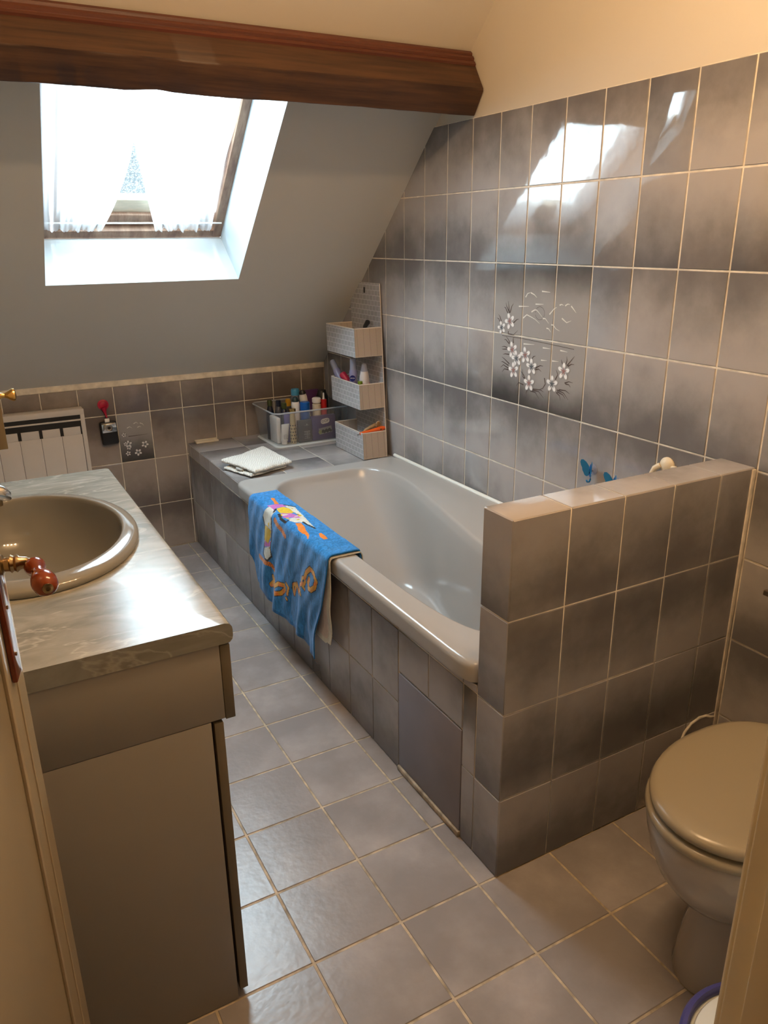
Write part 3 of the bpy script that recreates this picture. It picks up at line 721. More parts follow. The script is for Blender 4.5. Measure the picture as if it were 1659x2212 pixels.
BLK=[[(0.284,0.033),(0.271,0.056),(0.265,0.102),(0.262,0.133),(0.273,0.162),(0.248,0.177),(0.231,0.177),(0.206,0.153),(0.212,0.122),(0.202,0.056),(0.208,0.015)],[(0.181,-0.006),(0.143,-0.001),(0.101,-0.000),(0.103,-0.008)],[(0.255,-0.056),(0.220,-0.081)],[(0.065,-0.046),(0.031,-0.047),(-0.012,-0.054)],[(0.213,-0.003),(0.230,-0.013)]]
ORS=[[(0.182,0.015),(0.125,0.025),(0.080,0.036)],[(0.335,0.198),(0.272,0.190),(0.217,0.187),(0.195,0.200)]]
LET=[[(-0.118,0.111),(-0.109,0.129),(-0.115,0.142),(-0.136,0.142),(-0.163,0.123),(-0.175,0.096),(-0.157,0.080),(-0.127,0.074),(-0.099,0.096),(-0.086,0.119)],[(-0.086,0.120),(-0.064,0.129),(-0.059,0.143),(-0.075,0.149),(-0.087,0.132)],[(-0.079,0.161),(-0.058,0.153),(-0.036,0.163),(-0.039,0.177),(-0.046,0.194)],[(-0.033,0.185),(-0.013,0.211),(-0.005,0.189),(0.002,0.177)],[(0.009,0.185),(0.031,0.228),(0.039,0.212),(0.032,0.192),(0.014,0.183)],[(0.084,0.210),(0.067,0.216),(0.079,0.246)],[(0.088,0.265),(0.086,0.267)],[(0.176,0.252),(0.138,0.229),(0.101,0.222),(0.097,0.235),(0.124,0.260),(0.157,0.272),(0.169,0.268)],[(0.181,0.264),(0.199,0.258),(0.227,0.269),(0.200,0.246),(0.208,0.231),(0.186,0.235),(0.183,0.254)]]
FLOW=[(-0.0872,1.1438,'p'),(-0.0451,1.1199,'g'),(-0.1071,1.0539,'p'),(-0.1311,1.0282,'g'),(-0.1752,1.0443,'p'),(-0.1186,0.9881,'p'),(-0.2095,1.0113,'g'),(-0.2014,0.9576,'p'),(-0.3123,0.9718,'g'),(-0.3616,1.0176,'p')]
GULL=[[(-0.163,1.224),(-0.172,1.236),(-0.188,1.240)],[(-0.188,1.239),(-0.205,1.234),(-0.218,1.226)],[(-0.240,1.246),(-0.279,1.245)],[(-0.131,1.194),(-0.182,1.197)],[(-0.213,1.206),(-0.251,1.208)],[(-0.195,1.181),(-0.209,1.188),(-0.219,1.189),(-0.232,1.181),(-0.247,1.170)],[(-0.155,1.159),(-0.173,1.171),(-0.194,1.166),(-0.215,1.160),(-0.237,1.149)],[(-0.281,1.180),(-0.302,1.199),(-0.313,1.203)],[(-0.324,1.210),(-0.333,1.213),(-0.342,1.211)],[(-0.349,1.210),(-0.360,1.216),(-0.369,1.215)],[(-0.375,1.211),(-0.387,1.202),(-0.398,1.193)],[(-0.338,1.173),(-0.360,1.162),(-0.379,1.169)],[(-0.292,1.150),(-0.301,1.150),(-0.314,1.140),(-0.331,1.135)],[(-0.251,1.166),(-0.263,1.166),(-0.280,1.153)],[(-0.271,1.138),(-0.281,1.137),(-0.292,1.128)],[(-0.164,1.079),(-0.218,1.082)],[(-0.259,1.077),(-0.294,1.078)],[(-0.340,1.078),(-0.372,1.077)],[(-0.254,1.038),(-0.282,1.040)],[(-0.306,1.042),(-0.336,1.044)]]
LEAF=[[(-0.079,1.165),(-0.062,1.185),(-0.055,1.187)],[(-0.083,1.170),(-0.079,1.191),(-0.076,1.207)],[(-0.087,1.171),(-0.095,1.192),(-0.103,1.201)],[(-0.085,1.170),(-0.068,1.190),(-0.063,1.201)],[(-0.041,1.129),(-0.028,1.147),(-0.019,1.149)],[(-0.045,1.135),(-0.035,1.153),(-0.026,1.161)],[(-0.107,1.140),(-0.124,1.152),(-0.134,1.154)],[(-0.083,1.111),(-0.081,1.103),(-0.110,1.102),(-0.131,1.118)],[(-0.090,1.071),(-0.071,1.083),(-0.062,1.082)],[(-0.095,1.072),(-0.085,1.084),(-0.071,1.094)],[(-0.112,1.076),(-0.109,1.087),(-0.111,1.095)],[(-0.087,1.057),(-0.064,1.060),(-0.050,1.057)],[(-0.087,1.054),(-0.060,1.050),(-0.051,1.050)],[(-0.106,1.037),(-0.070,1.036),(-0.059,1.033)],[(-0.095,1.006),(-0.067,1.019),(-0.053,1.024)],[(-0.091,1.000),(-0.058,1.009),(-0.051,1.007)],[(-0.091,0.991),(-0.063,0.999),(-0.048,0.988)],[(-0.092,0.986),(-0.069,0.986),(-0.058,0.974)],[(-0.202,1.028),(-0.217,1.045),(-0.227,1.048)],[(-0.228,1.010),(-0.252,1.021),(-0.266,1.021)],[(-0.229,1.005),(-0.245,1.009),(-0.258,1.003)],[(-0.186,0.961),(-0.172,0.980),(-0.154,0.992)],[(-0.182,0.966),(-0.168,0.974),(-0.164,0.998)],[(-0.174,0.948),(-0.148,0.952),(-0.136,0.937)],[(-0.218,0.938),(-0.251,0.938),(-0.277,0.921)],[(-0.218,0.941),(-0.259,0.945),(-0.275,0.940)],[(-0.210,0.934),(-0.235,0.933),(-0.255,0.915)],[(-0.193,0.934),(-0.189,0.923),(-0.194,0.915)],[(-0.275,0.985),(-0.281,0.967),(-0.270,0.952),(-0.251,0.944)],[(-0.326,0.987),(-0.336,1.004),(-0.327,1.018)],[(-0.369,0.983),(-0.387,0.990),(-0.405,0.989)],[(-0.373,0.981),(-0.388,0.981),(-0.396,0.974)],[(-0.337,0.957),(-0.368,0.952),(-0.389,0.935)],[(-0.338,0.952),(-0.365,0.946),(-0.377,0.936)],[(-0.334,0.949),(-0.350,0.941),(-0.355,0.927)],[(-0.345,0.959),(-0.375,0.961),(-0.394,0.954)],[(-0.367,1.034),(-0.373,1.052),(-0.370,1.064)],[(-0.375,1.037),(-0.388,1.051),(-0.404,1.068)],[(-0.378,1.035),(-0.392,1.043),(-0.405,1.044)],[(-0.356,1.035),(-0.351,1.044),(-0.347,1.051)]]
FB=[(-1.0033,0.5758,0.6),(-0.9886,0.5320,1.0),(-0.9876,0.5169,0.7),(-0.9150,0.5221,1.0),(-0.9489,0.4885,1.0),(-0.9937,0.4887,0.7),(-0.9998,0.5336,0.6)]
GB=[[(-0.955,0.623),(-0.943,0.628),(-0.935,0.621)],[(-0.940,0.604),(-0.931,0.608),(-0.923,0.604)],[(-0.986,0.606),(-0.974,0.611),(-0.963,0.603)],[(-0.927,0.623),(-0.916,0.618),(-0.911,0.609)],[(-0.984,0.567),(-0.898,0.568)]]

WORLD = 3.0; DAY = 198.0; LAMP = 8.3
# ------------------------------------------------------------------ decorated tiles
def ribbon(bm, P, pts, w, mi, n, lift, taper=True):
    """painted stroke: P maps 2D to 3D, flat ribbon"""
    q = []
    for (a, b), (c, d) in zip(pts[:-1], pts[1:]):
        for s in range(3): q.append((a + (c - a) * s / 3, b + (d - b) * s / 3))
    q.append(pts[-1]); Lr, Rr = [], []
    for i, (x, y) in enumerate(q):
        x0, y0 = q[max(0, i - 1)]; x1, y1 = q[min(len(q) - 1, i + 1)]
        l = math.hypot(x1 - x0, y1 - y0) or 1; nx, ny = -(y1 - y0) / l, (x1 - x0) / l
        ww = w * (1 - 0.8 * i / (len(q) - 1)) if taper else w
        Lr.append(P(x + nx * ww, y + ny * ww, lift)); Rr.append(P(x - nx * ww, y - ny * ww, lift))
    for i in range(len(q) - 1): quad(bm, [Lr[i], Lr[i + 1], Rr[i + 1], Rr[i]], mi)
def flower(bm, P, x, y, R, kind, rot, lift):
    for k in range(5):
        a = rot + 2 * PI * k / 5
        cx, cy = x + math.cos(a) * R * .60, y + math.sin(a) * R * .60
        for rad, mi, l in ((1.0, 2, 0), (0.72, 1, 0.00004)):
            ring = []
            for s in range(14):
                b = 2 * PI * s / 14; u, w = math.cos(b) * R * .43 * rad, math.sin(b) * R * .31 * rad
                u += (R * .05 if rad < 1 else 0)
                ring.append(P(cx + u * math.cos(a) - w * math.sin(a), cy + u * math.sin(a) + w * math.cos(a), lift + l + k * 0.000004))
            quad(bm, ring, mi)
        ribbon(bm, P, [(x, y), (x + math.cos(a) * R * .55, y + math.sin(a) * R * .55)], R * .10, 3 if kind == 'p' else 4, 0, lift + .00008)
    ring = [P(x + math.cos(2 * PI * s / 10) * R * .16, y + math.sin(2 * PI * s / 10) * R * .16, lift + .0001) for s in range(10)]
    quad(bm, ring, 3 if kind == 'p' else 4)
DECO = tile_material('decor_tile_glaze', (0.065, 0.062, 0.062), (0.35, 0.335, 0.33), 0.10, amount=1.5, nscale=2.0)
bm = BM()
us = [-.45, -.30, -.15, 0.0]; zc0, zc1, zc2 = ZA - 3 * TH, ZA - 2 * TH, ZA - TH
tiles(bm, (0, 0, 0), (0, 1, 0), (0, 0, 1), (-1, 0, 0), us, [zc1, zc2], flip=lambda i, j: 1, tilt=0.0003)
tiles(bm, (0, 0, 0), (0, 1, 0), (0, 0, 1), (-1, 0, 0), us, [zc0, zc1], flip=lambda i, j: 0, tilt=0.0003)
PR = lambda y, z, l: V((-0.0006 - l, y, z))
for i, lf in enumerate(LEAF): ribbon(bm, PR, lf, 0.0022, 5, 0, 0.0001 + i * 2e-6)
for i, gl in enumerate(GULL): ribbon(bm, PR, gl, 0.0022, 6, 0, 0.0002 + i * 2e-6)
for i, (y, z, k) in enumerate(FLOW): flower(bm, PR, y, z, 0.027 if i != 1 else 0.022, k, 1.2 + i * 1.3, 0.0003 + i * 5e-5)
ribbon(bm, PR, [(-0.236 + 0.022 * math.cos(a / 10), 1.180 + 0.020 * math.sin(a / 10)) for a in range(0, 64, 4)], 0.0005, 5, 0, 0.0002, False)
ribbon(bm, PR, [(-.05, 1.0945), (-.16, 1.095), (-.28, 1.092), (-.40, 1.088)], 0.0008, 5, 0, 0.0001, False)
o = obj('decorative_tile_panel', bm, [DECO, PETALW, PETALS, CENTP, CENTG, LEAFM, STROKEW], bpy.data.objects['wall_right'], recalc=False)
o['label'] = 'six-tile panel painted with white flowers and birds'
bm = BM()
tiles(bm, (0, YB, 0), (1, 0, 0), (0, 0, 1), (0, -1, 0), [XB0, XB0 + TW], [ZB - TH, ZB], flip=lambda i, j: 0, tilt=0.0)
PBk = lambda x, z, l: V((x, YB - 0.0006 - l, z))
for i, gl in enumerate(GB): ribbon(bm, PBk, gl, 0.0018, 6 if i < 4 else 5, 0, 0.0002 + i * 2e-6)
for i, (x, z, s) in enumerate(FB):
    for k in range(6): ribbon(bm, PBk, [(x, z), (x + .024 * s * math.cos(k * 1.1 + i), z + .024 * s * math.sin(k * 1.1 + i))], 0.0015, 5, 0, .0001 + i * 1e-5)
    flower(bm, PBk, x, z, 0.0165 * s, 'g', 0.6 + i, 0.0003 + i * 5e-5)
o = obj('decorative_tile', bm, [DECO, PETALW, PETALS, CENTP, CENTG, LEAFM, STROKEW], bpy.data.objects['wall_back'], recalc=False)
o['label'] = 'single tile painted with small white flowers'

# ------------------------------------------------------------------ curtains and their rods
def win_curtain(name, label, x_out, edge, s0, s1, seed):
    bm = BM(); NX, NS = 60, 70; rows = []
    for j in range(NS + 1):
        s = s0 + (s1 - s0) * j / NS
        xe = edge(s); row = []
        for i in range(NX + 1):
            f = i / NX; x = x_out(s) + (xe - x_out(s)) * f
            fold = 0.007 * math.sin(f * 30 + seed + 1.5 * math.sin(s * 5)) + 0.004 * math.sin(f * 71 + seed * 2)
            ruff = smooth(0.58, 0.68, s) * (0.006 * math.sin(f * 52 + seed) + 0.002 * math.sin(f * 120))
            ds = smooth(0.655, 0.69, s) * 0.0035 * math.sin(f * 52 + seed * 3)
            row.append(bm.verts.new(SP(x, s + ds, 0.176 + fold * 0.8 - 0.4 * abs(ruff) + ruff * .6)))
        rows.append(row)
    for j in range(NS):
        for i in range(NX): bm.faces.new((rows[j][i], rows[j][i + 1], rows[j + 1][i + 1], rows[j + 1][i]))
    o = obj(name, bm, VOILE, None, 180, False); tag(o, label, 'curtain', 'sheer curtains on the roof window'); return o
def edge_l(s): return -0.972 - 0.082 * max(0, (s - 0.27) / 0.40) ** 1.7 if s > .27 else -0.972
def edge_r(s): return -0.976 + 0.108 * max(0, (s - 0.27) / 0.40) ** 1.0 if s > .27 else -0.976
win_curtain('curtain', 'left sheer white curtain on the roof window, pulled towards its left side', lambda s: -1.257 - .003 * smooth(.3, .6, s), edge_l, FS0 + .03, 0.684, 0.3)
win_curtain('curtain', 'right sheer white curtain on the roof window, next to the brown frame side', lambda s: -0.640 - 0.012 * smooth(.15, .35, s) + .008 * smooth(.5, .68, s), edge_r, FS0 + .03, 0.684, 2.1)
for nm, s, lb in (('curtain_rod', 0.661, 'white curtain rod across the bottom of the roof window'), ('curtain_rod', FS0 + .045, 'white curtain rod at the top of the roof window behind the beam')):
    bm = BM(); tube(bm, [SP(FX0 + .012, s, .1885), SP(FX1 - .012, s, .1885)], 0.0032, 8)
    tag(obj(nm, bm, WHITEP), lb, 'curtain rod')

# ------------------------------------------------------------------ convector on the back wall
rad = thing('wall_heater', 'white panel heater with upright grooves on the low back wall', 'heater', (-1.46, 1.36, 0.14))
rx0, rx1, rz0, rz1, ry = -1.75, -1.168, 0.14, 0.729, 1.322
bm = BM()
box(bm, rx0, rx1, ry + .004, 1.388, rz0, rz1 - .0, 0.004); o = obj('casing', bm, WHITEE, rad)
bm = BM()
box(bm, rx0 + .018, rx1 - .0175, ry + .0015, ry + .0045, rz0 + .03, 0.706); obj('grille_opening', bm, DARK, rad)
bm = BM()
box(bm, rx0, rx1, ry - .002, ry + .005, 0.7045, rz1, 0.002); box(bm, rx1 - .0175, rx1, ry - .002, ry + .005, rz0, 0.706, 0.002); box(bm, rx0, rx0 + .0175, ry - .002, ry + .005, rz0, 0.706, 0.002)
box(bm, rx0 + .017, rx1 - .017, ry - .001, ry + .003, 0.6795, 0.6865, 0.001); obj('front_frame', bm, WHITEE, rad)
k = 0; x = rx1 - .0195
while x > rx0 + .05:
    xa = max(x - .0812, rx0 + .019); bm = BM()
    box(bm, xa + .0075, x - .0045, ry - .003, ry + .004, 0.6199, 0.6545, 0.0004); box(bm, xa, x, ry - .003, ry + .004, rz0 + .01, 0.6197, 0.0004)
    obj('front_slat', bm, WHITEE, rad); x -= 0.0826
# ------------------------------------------------------------------ little torch hanging from a red hook
hook = tag(obj('suction_hook', (lambda b: (lathe(b, [(0.0235, 0.0), (0.0235, 0.003), (0.016, 0.0055), (0.0145, 0.0045), (0.012, 0.006), (0.001, 0.0065)], (-1.0755, YB - .0005, 0.7225), (0, -1, 0), 28), tube(b, [(-1.0755, YB - .005, 0.712), (-1.074, YB - .006, 0.700), (-1.0725, YB - .008, 0.690), (-1.0705, YB - .013, 0.678), (-1.070, YB - .019, 0.668), (-1.0695, YB - .024, 0.672)], [0.014, 0.0105, 0.0065, 0.005, 0.004, 0.003], 12), b)[-1])(BM()), REDP), 'red rubber suction hook on the low back wall above a small black torch', 'hook')
tor = thing('pocket_torch', 'small black torch with silver reflector hanging from the red hook', 'torch', (-1.067, 1.375, 0.545))
TM = Matrix.Translation((-1.0665, 1.3785, 0.598)) @ Matrix.Rotation(-0.03, 4, 'Y')
bm = BM(); box(bm, -.036, .036, -.011, .013, -.053, .053, 0.009, 4, 0, TM); obj('torch_body', bm, BLACKP, tor)
bm = BM(); box(bm, -.030, .032, -.0135, -.008, .004, .044, 0.002, 2, 0, TM); rf = obj('reflector', bm, CHROME, tor)
bm = BM(); lathe(bm, [(0.016, 0.0), (0.013, 0.002), (0.008, 0.001), (0.0065, 0.003), (0.001, 0.0032)], TM @ V((0, -.0135, .025)), (0, -1, 0), 20, 0); obj('lamp_ring', bm, STEEL, rf)
bm = BM(); lathe(bm, [(0.0062, 0.003), (0.006, 0.0045), (0.001, 0.005)], TM @ V((0, -.0135, .025)), (0, -1, 0), 16); obj('bulb', bm, DARK, rf)
bm = BM(); box(bm, -.012, .008, -.008, -.004, .046, .066, 0.0015, 2, 0, TM); obj('hanging_loop', bm, WHITEP, tor)
# cream strip on the deck
bm = BM(); box(bm, -0.688, -0.580, 1.352, 1.392, 0.5005, 0.509, 0.002); box(bm, -0.688, -0.580, 1.384, 1.392, 0.505, 0.512, 0.002)
tag(obj('plastic_strip', bm, CREAMP), 'thin cream plastic strip lying on the deck against the back wall', 'plastic strip')

# ------------------------------------------------------------------ towel over the bath rim (front sheet picture is woven into the mesh)
tw = thing('beach_towel', 'blue beach towel with orange lettering draped over the bathtub rim', 'towel', (-0.73, 0.1, 0.14))
def tprof(d, off):
    """d: distance from the outer rim corner; negative over the rim top and into the tub, positive hanging down"""
    if d < -0.100:
        e = -0.100 - d; return (-0.643 + 0.10 * e + 0.0 - off * .3 + 0.004, 0.5135 - e + off * .2)
    if d < -0.010: return (-0.735 + (-0.010 - d) * 1.0 - 0.000, 0.5135 + off)
    if d < 0.014:
        a = (d + 0.010) / 0.024 * PI / 2
        return (-0.735 - (0.010 + off) * math.sin(a), 0.5035 + (0.010 + off) * math.cos(a))
    return (-0.745 - off, 0.5035 - (d - 0.014))
def hem(u): 
    if u < 0.08: return 0.228 + (0.325 - 0.228) * (smooth(0, 0.08, u))
    return 0.325 + 0.052 * (u - 0.08) / 0.92
def sheet(y_l, y_r, y_rb, off, hemf, NU, ND, d0, wave):
    bm = BM(); rows = []; info = []
    for i in range(NU + 1):
        u = i / NU; d1 = hemf(u); col = []
        for j in range(ND + 1):
            d = d0 + (d1 - d0) * j / ND
            f = max(0, d) / 0.37
            yr = y_r + (y_rb - y_r) * smooth(0.05, 1.0, f)
            y = y_l + (yr - y_l) * u
            x, z = tprof(d, off)
            w = 0.7 * wave * smooth(0.02, 0.30, d) * (0.010 * math.sin(u * 23 + 1.6 * d * 6) + 0.006 * math.sin(u * 41 + 2) + 0.013 * math.sin(u * 9 - d * 6) + 0.008) 
            w += wave * 0.0012 * math.sin(u * 60 + d * 40) * smooth(-.09, -.02, d)
            x -= max(w, -0.004) + 0.006 * smooth(0.0, 0.06, d) * (1 if wave else 0)
            z += wave * 0.002 * abs(math.sin(u * 17)) * (1 - smooth(-.02, .02, d)) * smooth(-.10, -.08, d)
            col.append(bm.verts.new((x, y, z))); info.append(None)
        rows.append(col)
    return bm, rows
bm, rows = sheet(0.437, -0.238, -0.150, 0.0105, hem, 270, 220, -0.16, 1.0)
MK = ['blue', 'white', 'yellow', 'purple', 'orange', 'black', 'letter', 'hem']
rot = lambda p: p
for i in range(270):
    for j in range(220):
        f = bm.faces.new((rows[i][j], rows[i + 1][j], rows[i + 1][j + 1], rows[i][j + 1]))
        c = f.calc_center_median(); u = (i + .5) / 270
        d = -0.16 + (hem(u) + 0.16) * (j + .5) / 220
        y = c.y; q = (y, d); k = 'blue'
        if 0.19 < y < 0.37 or d < 0.25:
            for nm in ('white', 'yellow', 'purple', 'orange'):
                for P in POLY[nm]:
                    if inpoly(y, d, P): k = nm
            if k == 'white' and mnoise.noise(V((y * 60, d * 60, 3))) > 0.45: k = 'black' if mnoise.noise(V((y * 90, d * 90, 9))) > .35 else 'yellow'
            if k == 'purple' and mnoise.noise(V((y * 120, d * 30, 7))) > 0.35: k = 'white'
            for P in BLK:
                if k != 'black' and segdist(y, d, P) < 0.0036: k = 'black'
            for P in ORS:
                s = segdist(y, d, P)
                if s < 0.0085: k = 'orange' if abs(math.sin(y * 330 + d * 150)) > 0.45 else 'black'
        if d > 0.06:
            for P in LET:
                w = 0.0074 if len(P) > 6 else 0.0058
                s = segdist(y, d, P)
                if s < w: k = 'letter' if mnoise.noise(V((y * 50, d * 50, 1))) < 0.1 else 'orange'
                elif s < w + 0.0026 and k == 'blue': k = 'black'
        if j > 214 or i > 266: k = 'hem' if k == 'blue' else k
        f.material_index = MK.index(k)
tf = obj('front_sheet', bm, [TOW[k] for k in MK], tw, 180)
sm = tf.modifiers.new('thick', 'SOLIDIFY'); sm.thickness = 0.004; sm.offset = -1
def hem2(u): return 0.298 if u < .96 else 0.290
bm, rows = sheet(0.40, -0.2425, -0.236, 0.0025, hem2, 60, 60, -0.16, 0.0)
for i in range(60):
    for j in range(60):
        f = bm.faces.new((rows[i][j], rows[i + 1][j], rows[i + 1][j + 1], rows[i][j + 1])); f.material_index = 1 if (i > 57 or j > 57) else 0
for v in bm.verts:
    if v.co.z < .5: v.co.x -= 0.006 * smooth(.5, .25, v.co.z) if False else 0.004 * (1 - smooth(.22, .5, v.co.z)) * (1 + math.sin(v.co.z * 40))
ts = obj('back_sheet', bm, [TOW['pinkwhite'], TOW['white']], tw, 180); ts['label'] = 'pale pinkish underside of the towel'
sm = ts.modifiers.new('thick', 'SOLIDIFY'); sm.thickness = 0.003; sm.offset = 0
# ------------------------------------------------------------------ folded bath mat on the deck
def slab(bm, C4, z0, t, bulge, NX=120, NY=120, amp=0.0021, uvk=1.0, fr=34, edge_lift=None):
    uvl = bm.loops.layers.uv.get('UVMap') or bm.loops.layers.uv.new('UVMap')
    C4 = [V((x, y, 0)) for x, y in C4]; top, bot = [], []
    for i in range(NX + 1):
        ra, rb = [], []
        for j in range(NY + 1):
            a, b = i / NX, j / NY
            p = (C4[0] * (1 - a) * (1 - b) + C4[1] * a * (1 - b) + C4[2] * a * b + C4[3] * (1 - a) * b)
            e = min(a, 1 - a, b, 1 - b); rnd = math.sqrt(max(0, 1 - (1 - min(1, e / 0.07)) ** 2))
            bmp = amp * math.sin(a * fr * PI) * math.sin(b * fr * PI)
            wob = 0.0035 * mnoise.noise(V((a * 3, b * 3, z0 * 40)))
            n2 = V((mnoise.noise(V((a * 9, b * 9, 1 + z0 * 9))), mnoise.noise(V((a * 9, b * 9, 5 + z0 * 9))), 0)) * 0.004
            lift = edge_lift(a, b) if edge_lift else 0
            ra.append(bm.verts.new(p + n2 + V((0, 0, z0 + lift + t * .5 + t * .5 * rnd + bmp + wob * rnd + bulge * rnd))))
            rb.append(bm.verts.new(p + n2 + V((0, 0, z0 + lift + t * .5 - t * .5 * rnd + min(0, 0)))))
        top.append(ra); bot.append(rb)
    fs = []
    for i in range(NX):
        for j in range(NY):
            for G, fl in ((top, 0), (bot, 1)):
                vs4 = [G[i][j], G[i + 1][j], G[i + 1][j + 1], G[i][j + 1]]
                f = bm.faces.new(vs4[::-1] if fl else vs4)
                for l in f.loops:
                    q = [(i, j), (i + 1, j), (i + 1, j + 1), (i, j + 1)][vs4.index(l.vert)]; l[uvl].uv = (q[0] / NX * uvk, q[1] / NY * uvk)
    bmesh.ops.remove_doubles(bm, verts=bm.verts[:], dist=0.0004)
bmat = thing('folded_bath_mat', 'folded white waffle-weave bath mat on the tiled deck corner', 'bath mat', (-0.59, 0.82, 0.50))
bm = BM(); slab(bm, [(-0.712, 0.868), (-0.655, 0.698), (-0.478, 0.758), (-0.475, 1.028)], 0.5025, 0.013, 0.0); obj('lower_fold', bm, CLOTHM, bmat, 180)
bm = BM(); slab(bm, [(-0.714, 0.892), (-0.640, 0.690), (-0.455, 0.750), (-0.470, 1.045)], 0.5175, 0.017, 0.002, edge_lift=lambda a, b: 0.008 * (1 - smooth(0, .45, b)) * (1 - smooth(.5, .95, a))); obj('upper_fold', bm, CLOTHM, bmat, 180)
bm = BM(); slab(bm, [(-0.684, 0.80), (-0.672, 0.760), (-0.640, 0.775), (-0.655, 0.815)], 0.516, 0.010, 0, 12, 12, 0.0005); lb = obj('inner_fold', bm, CLOTHM, bmat, 180)

# ------------------------------------------------------------------ clear storage box and what stands in it
def rrect(x0, x1, y0, y1, z, r, n=6):
    P = []
    for cx, cy, a0 in ((x1 - r, y0 + r, -PI / 2), (x1 - r, y1 - r, 0), (x0 + r, y1 - r, PI / 2), (x0 + r, y0 + r, PI)):
        for k in range(n + 1): a = a0 + PI / 2 * k / n; P.append(V((cx + r * math.cos(a), cy + r * math.sin(a), z)))
    return P
sb = thing('storage_box', 'clear plastic storage box full of toiletries on the deck corner', 'box', (-0.21, 1.21, 0.502))
bx0, bx1, by0, by1 = -0.383, -0.036, 1.083, 1.345
bm = BM()
loft(bm, [rrect(bx0 + .004, bx1 - .004, by0 + .004, by1 - .004, .5030, .02), rrect(bx0, bx1, by0, by1, .507, .024), rrect(bx0 - .010, bx1 + .006, by0 - .012, by1 + .006, .610, .028),
          rrect(bx0 - .012, bx1 + .008, by0 - .014, by1 + .008, .616, .028), rrect(bx0 - .017, bx1 + .012, by0 - .022, by1 + .013, .662, .030), rrect(bx0 - .023, bx1 + .017, by0 - .029, by1 + .018, .664, .034), rrect(bx0 - .023, bx1 + .017, by0 - .029, by1 + .018, .659, .034)], 0, True)
o = obj('box_shell', bm, CLEARP, sb, 50)
bm = BM(); loft(bm, [rrect(bx0 - .012, bx1 + .01, by0 - .014, by1 + .008, .5010, .03), rrect(bx0 - .012, bx1 + .01, by0 - .014, by1 + .008, .5045, .03), rrect(bx0 - .004, bx1 + .002, by0 - .004, by1 + .002, .5065, .03)], 0, True, True)
obj('base_rim', bm, GREYP, sb)
bm = BM(); rp = rrect(bx0 - .023, bx1 + .017, by0 - .029, by1 + .018, .664, .034); tube(bm, rp + [rp[0]], .0036, 8); obj('rim', bm, CLEARR, sb)
ZBX = 0.5085
GB_ = 'toiletries standing in the clear storage box'
def bottle(name, label, cat, x, y, z0, parts, group=GB_, axis=(0, 0, 1)):
    """parts: list of (part name, profile, material)"""
    t = thing(name, label, cat, (x, y, z0), group)
    for nm, prof, m in parts:
        bm = BM(); lathe(bm, prof, (x, y, z0), axis, 20); obj(nm, bm, m, t, 40)
    return t
def cyl(r, h0, h1, b=0.002): return [(r - b, h0), (r, h0 + b), (r, h1 - b), (r - b, h1)]
bottle('bottle', 'dark bottle with olive cap at the left corner of the storage box', 'bottle', -0.358, 1.235, ZBX, [('bottle_body', [(0.017, 0), (0.019, .004), (0.019, .125), (0.012, .15), (0.010, .158)], NAVY), ('cap', cyl(.0115, .158, .186), OLIVE)])
bottle('bottle', 'dark bottle with navy cap between two olive-capped bottles', 'bottle', -0.326, 1.205, ZBX, [('bottle_body', [(0.017, 0), (0.0185, .004), (0.0185, .130), (0.013, .152), (0.010, .158)], GREYD), ('cap', cyl(.0115, .158, .188), NAVY)])
bottle('bottle', 'dark bottle with olive cap just right of the navy-capped one', 'bottle', -0.319, 1.155, ZBX, [('bottle_body', [(0.017, 0), (0.0185, .004), (0.0185, .125), (0.014, .15), (0.010, .155)], NAVY), ('cap', cyl(.0125, .155, .183), OLIVE)])
bottle('bottle', 'bottle with yellow cap behind the white roll-on deodorant', 'bottle', -0.258, 1.255, ZBX, [('bottle_body', cyl(.0195, 0, .145, .004), GREYD), ('cap', [(0.0135, .145), (0.0135, .165), (0.0115, .178), (0.004, .180)], YELL)])
bottle('deodorant', 'white roll-on deodorant with dark teal cap in the storage box', 'deodorant', -0.2555, 1.170, ZBX, [('bottle_body', [(0.016, 0), (0.019, .006), (0.019, .145), (0.0205, .165), (0.017, .178), (0.014, .180)], WHITEP), ('cap', [(0.0165, .180), (0.0165, .188), (0.011, .199), (0.004, .203)], TEALD)])
bottle('jar', 'blue lidded jar in the middle of the storage box', 'jar', -0.2165, 1.150, ZBX, [('jar_body', cyl(.0225, 0, .138, .003), BLUEP), ('lid', cyl(.0235, .138, .178, .003), BLUEP)])
bottle('bottle', 'clear bottle with light blue cap at the back of the storage box', 'bottle', -0.2035, 1.293, ZBX, [('bottle_body', [(0.022, 0), (0.024, .004), (0.024, .17), (0.020, .185)], CLEARC), ('cap', [(0.0205, .185), (0.0205, .208), (0.018, .215), (0.004, .216)], LBLUE)])
t = bottle('bottle', 'white bottle with black flip cap tilted against the purple pouch', 'bottle', -0.165, 1.222, ZBX, [('bottle_body', [(0.017, 0), (0.019, .005), (0.019, .165), (0.0185, .19), (0.014, .207)], WHITEP), ('cap', [(0.0165, .203), (0.016, .212), (0.010, .221), (0.003, .223)], BLACKP)], axis=(-0.15, 0, 1))
bottle('jar', 'cream jar with white lid beside the red tube', 'jar', -0.150, 1.165, ZBX, [('jar_body', cyl(.0205, 0, .160, .003), CREAMP), ('lid', cyl(.021, .162, .188, .004), WHITEP)])
bottle('tube', 'red upright tube with white nozzle at the right of the storage box', 'tube', -0.1145, 1.160, ZBX, [('tube_body', cyl(.0145, 0, .178, .002), REDB), ('nozzle', [(0.006, .178), (0.0045, .19), (0.0035, .207), (0.001, .209)], WHITEP)])
bm = BM()
MP = frame_matrix((-0.108, 1.318, 0.61), (1, 0, 0), (0, 0.12, 1))
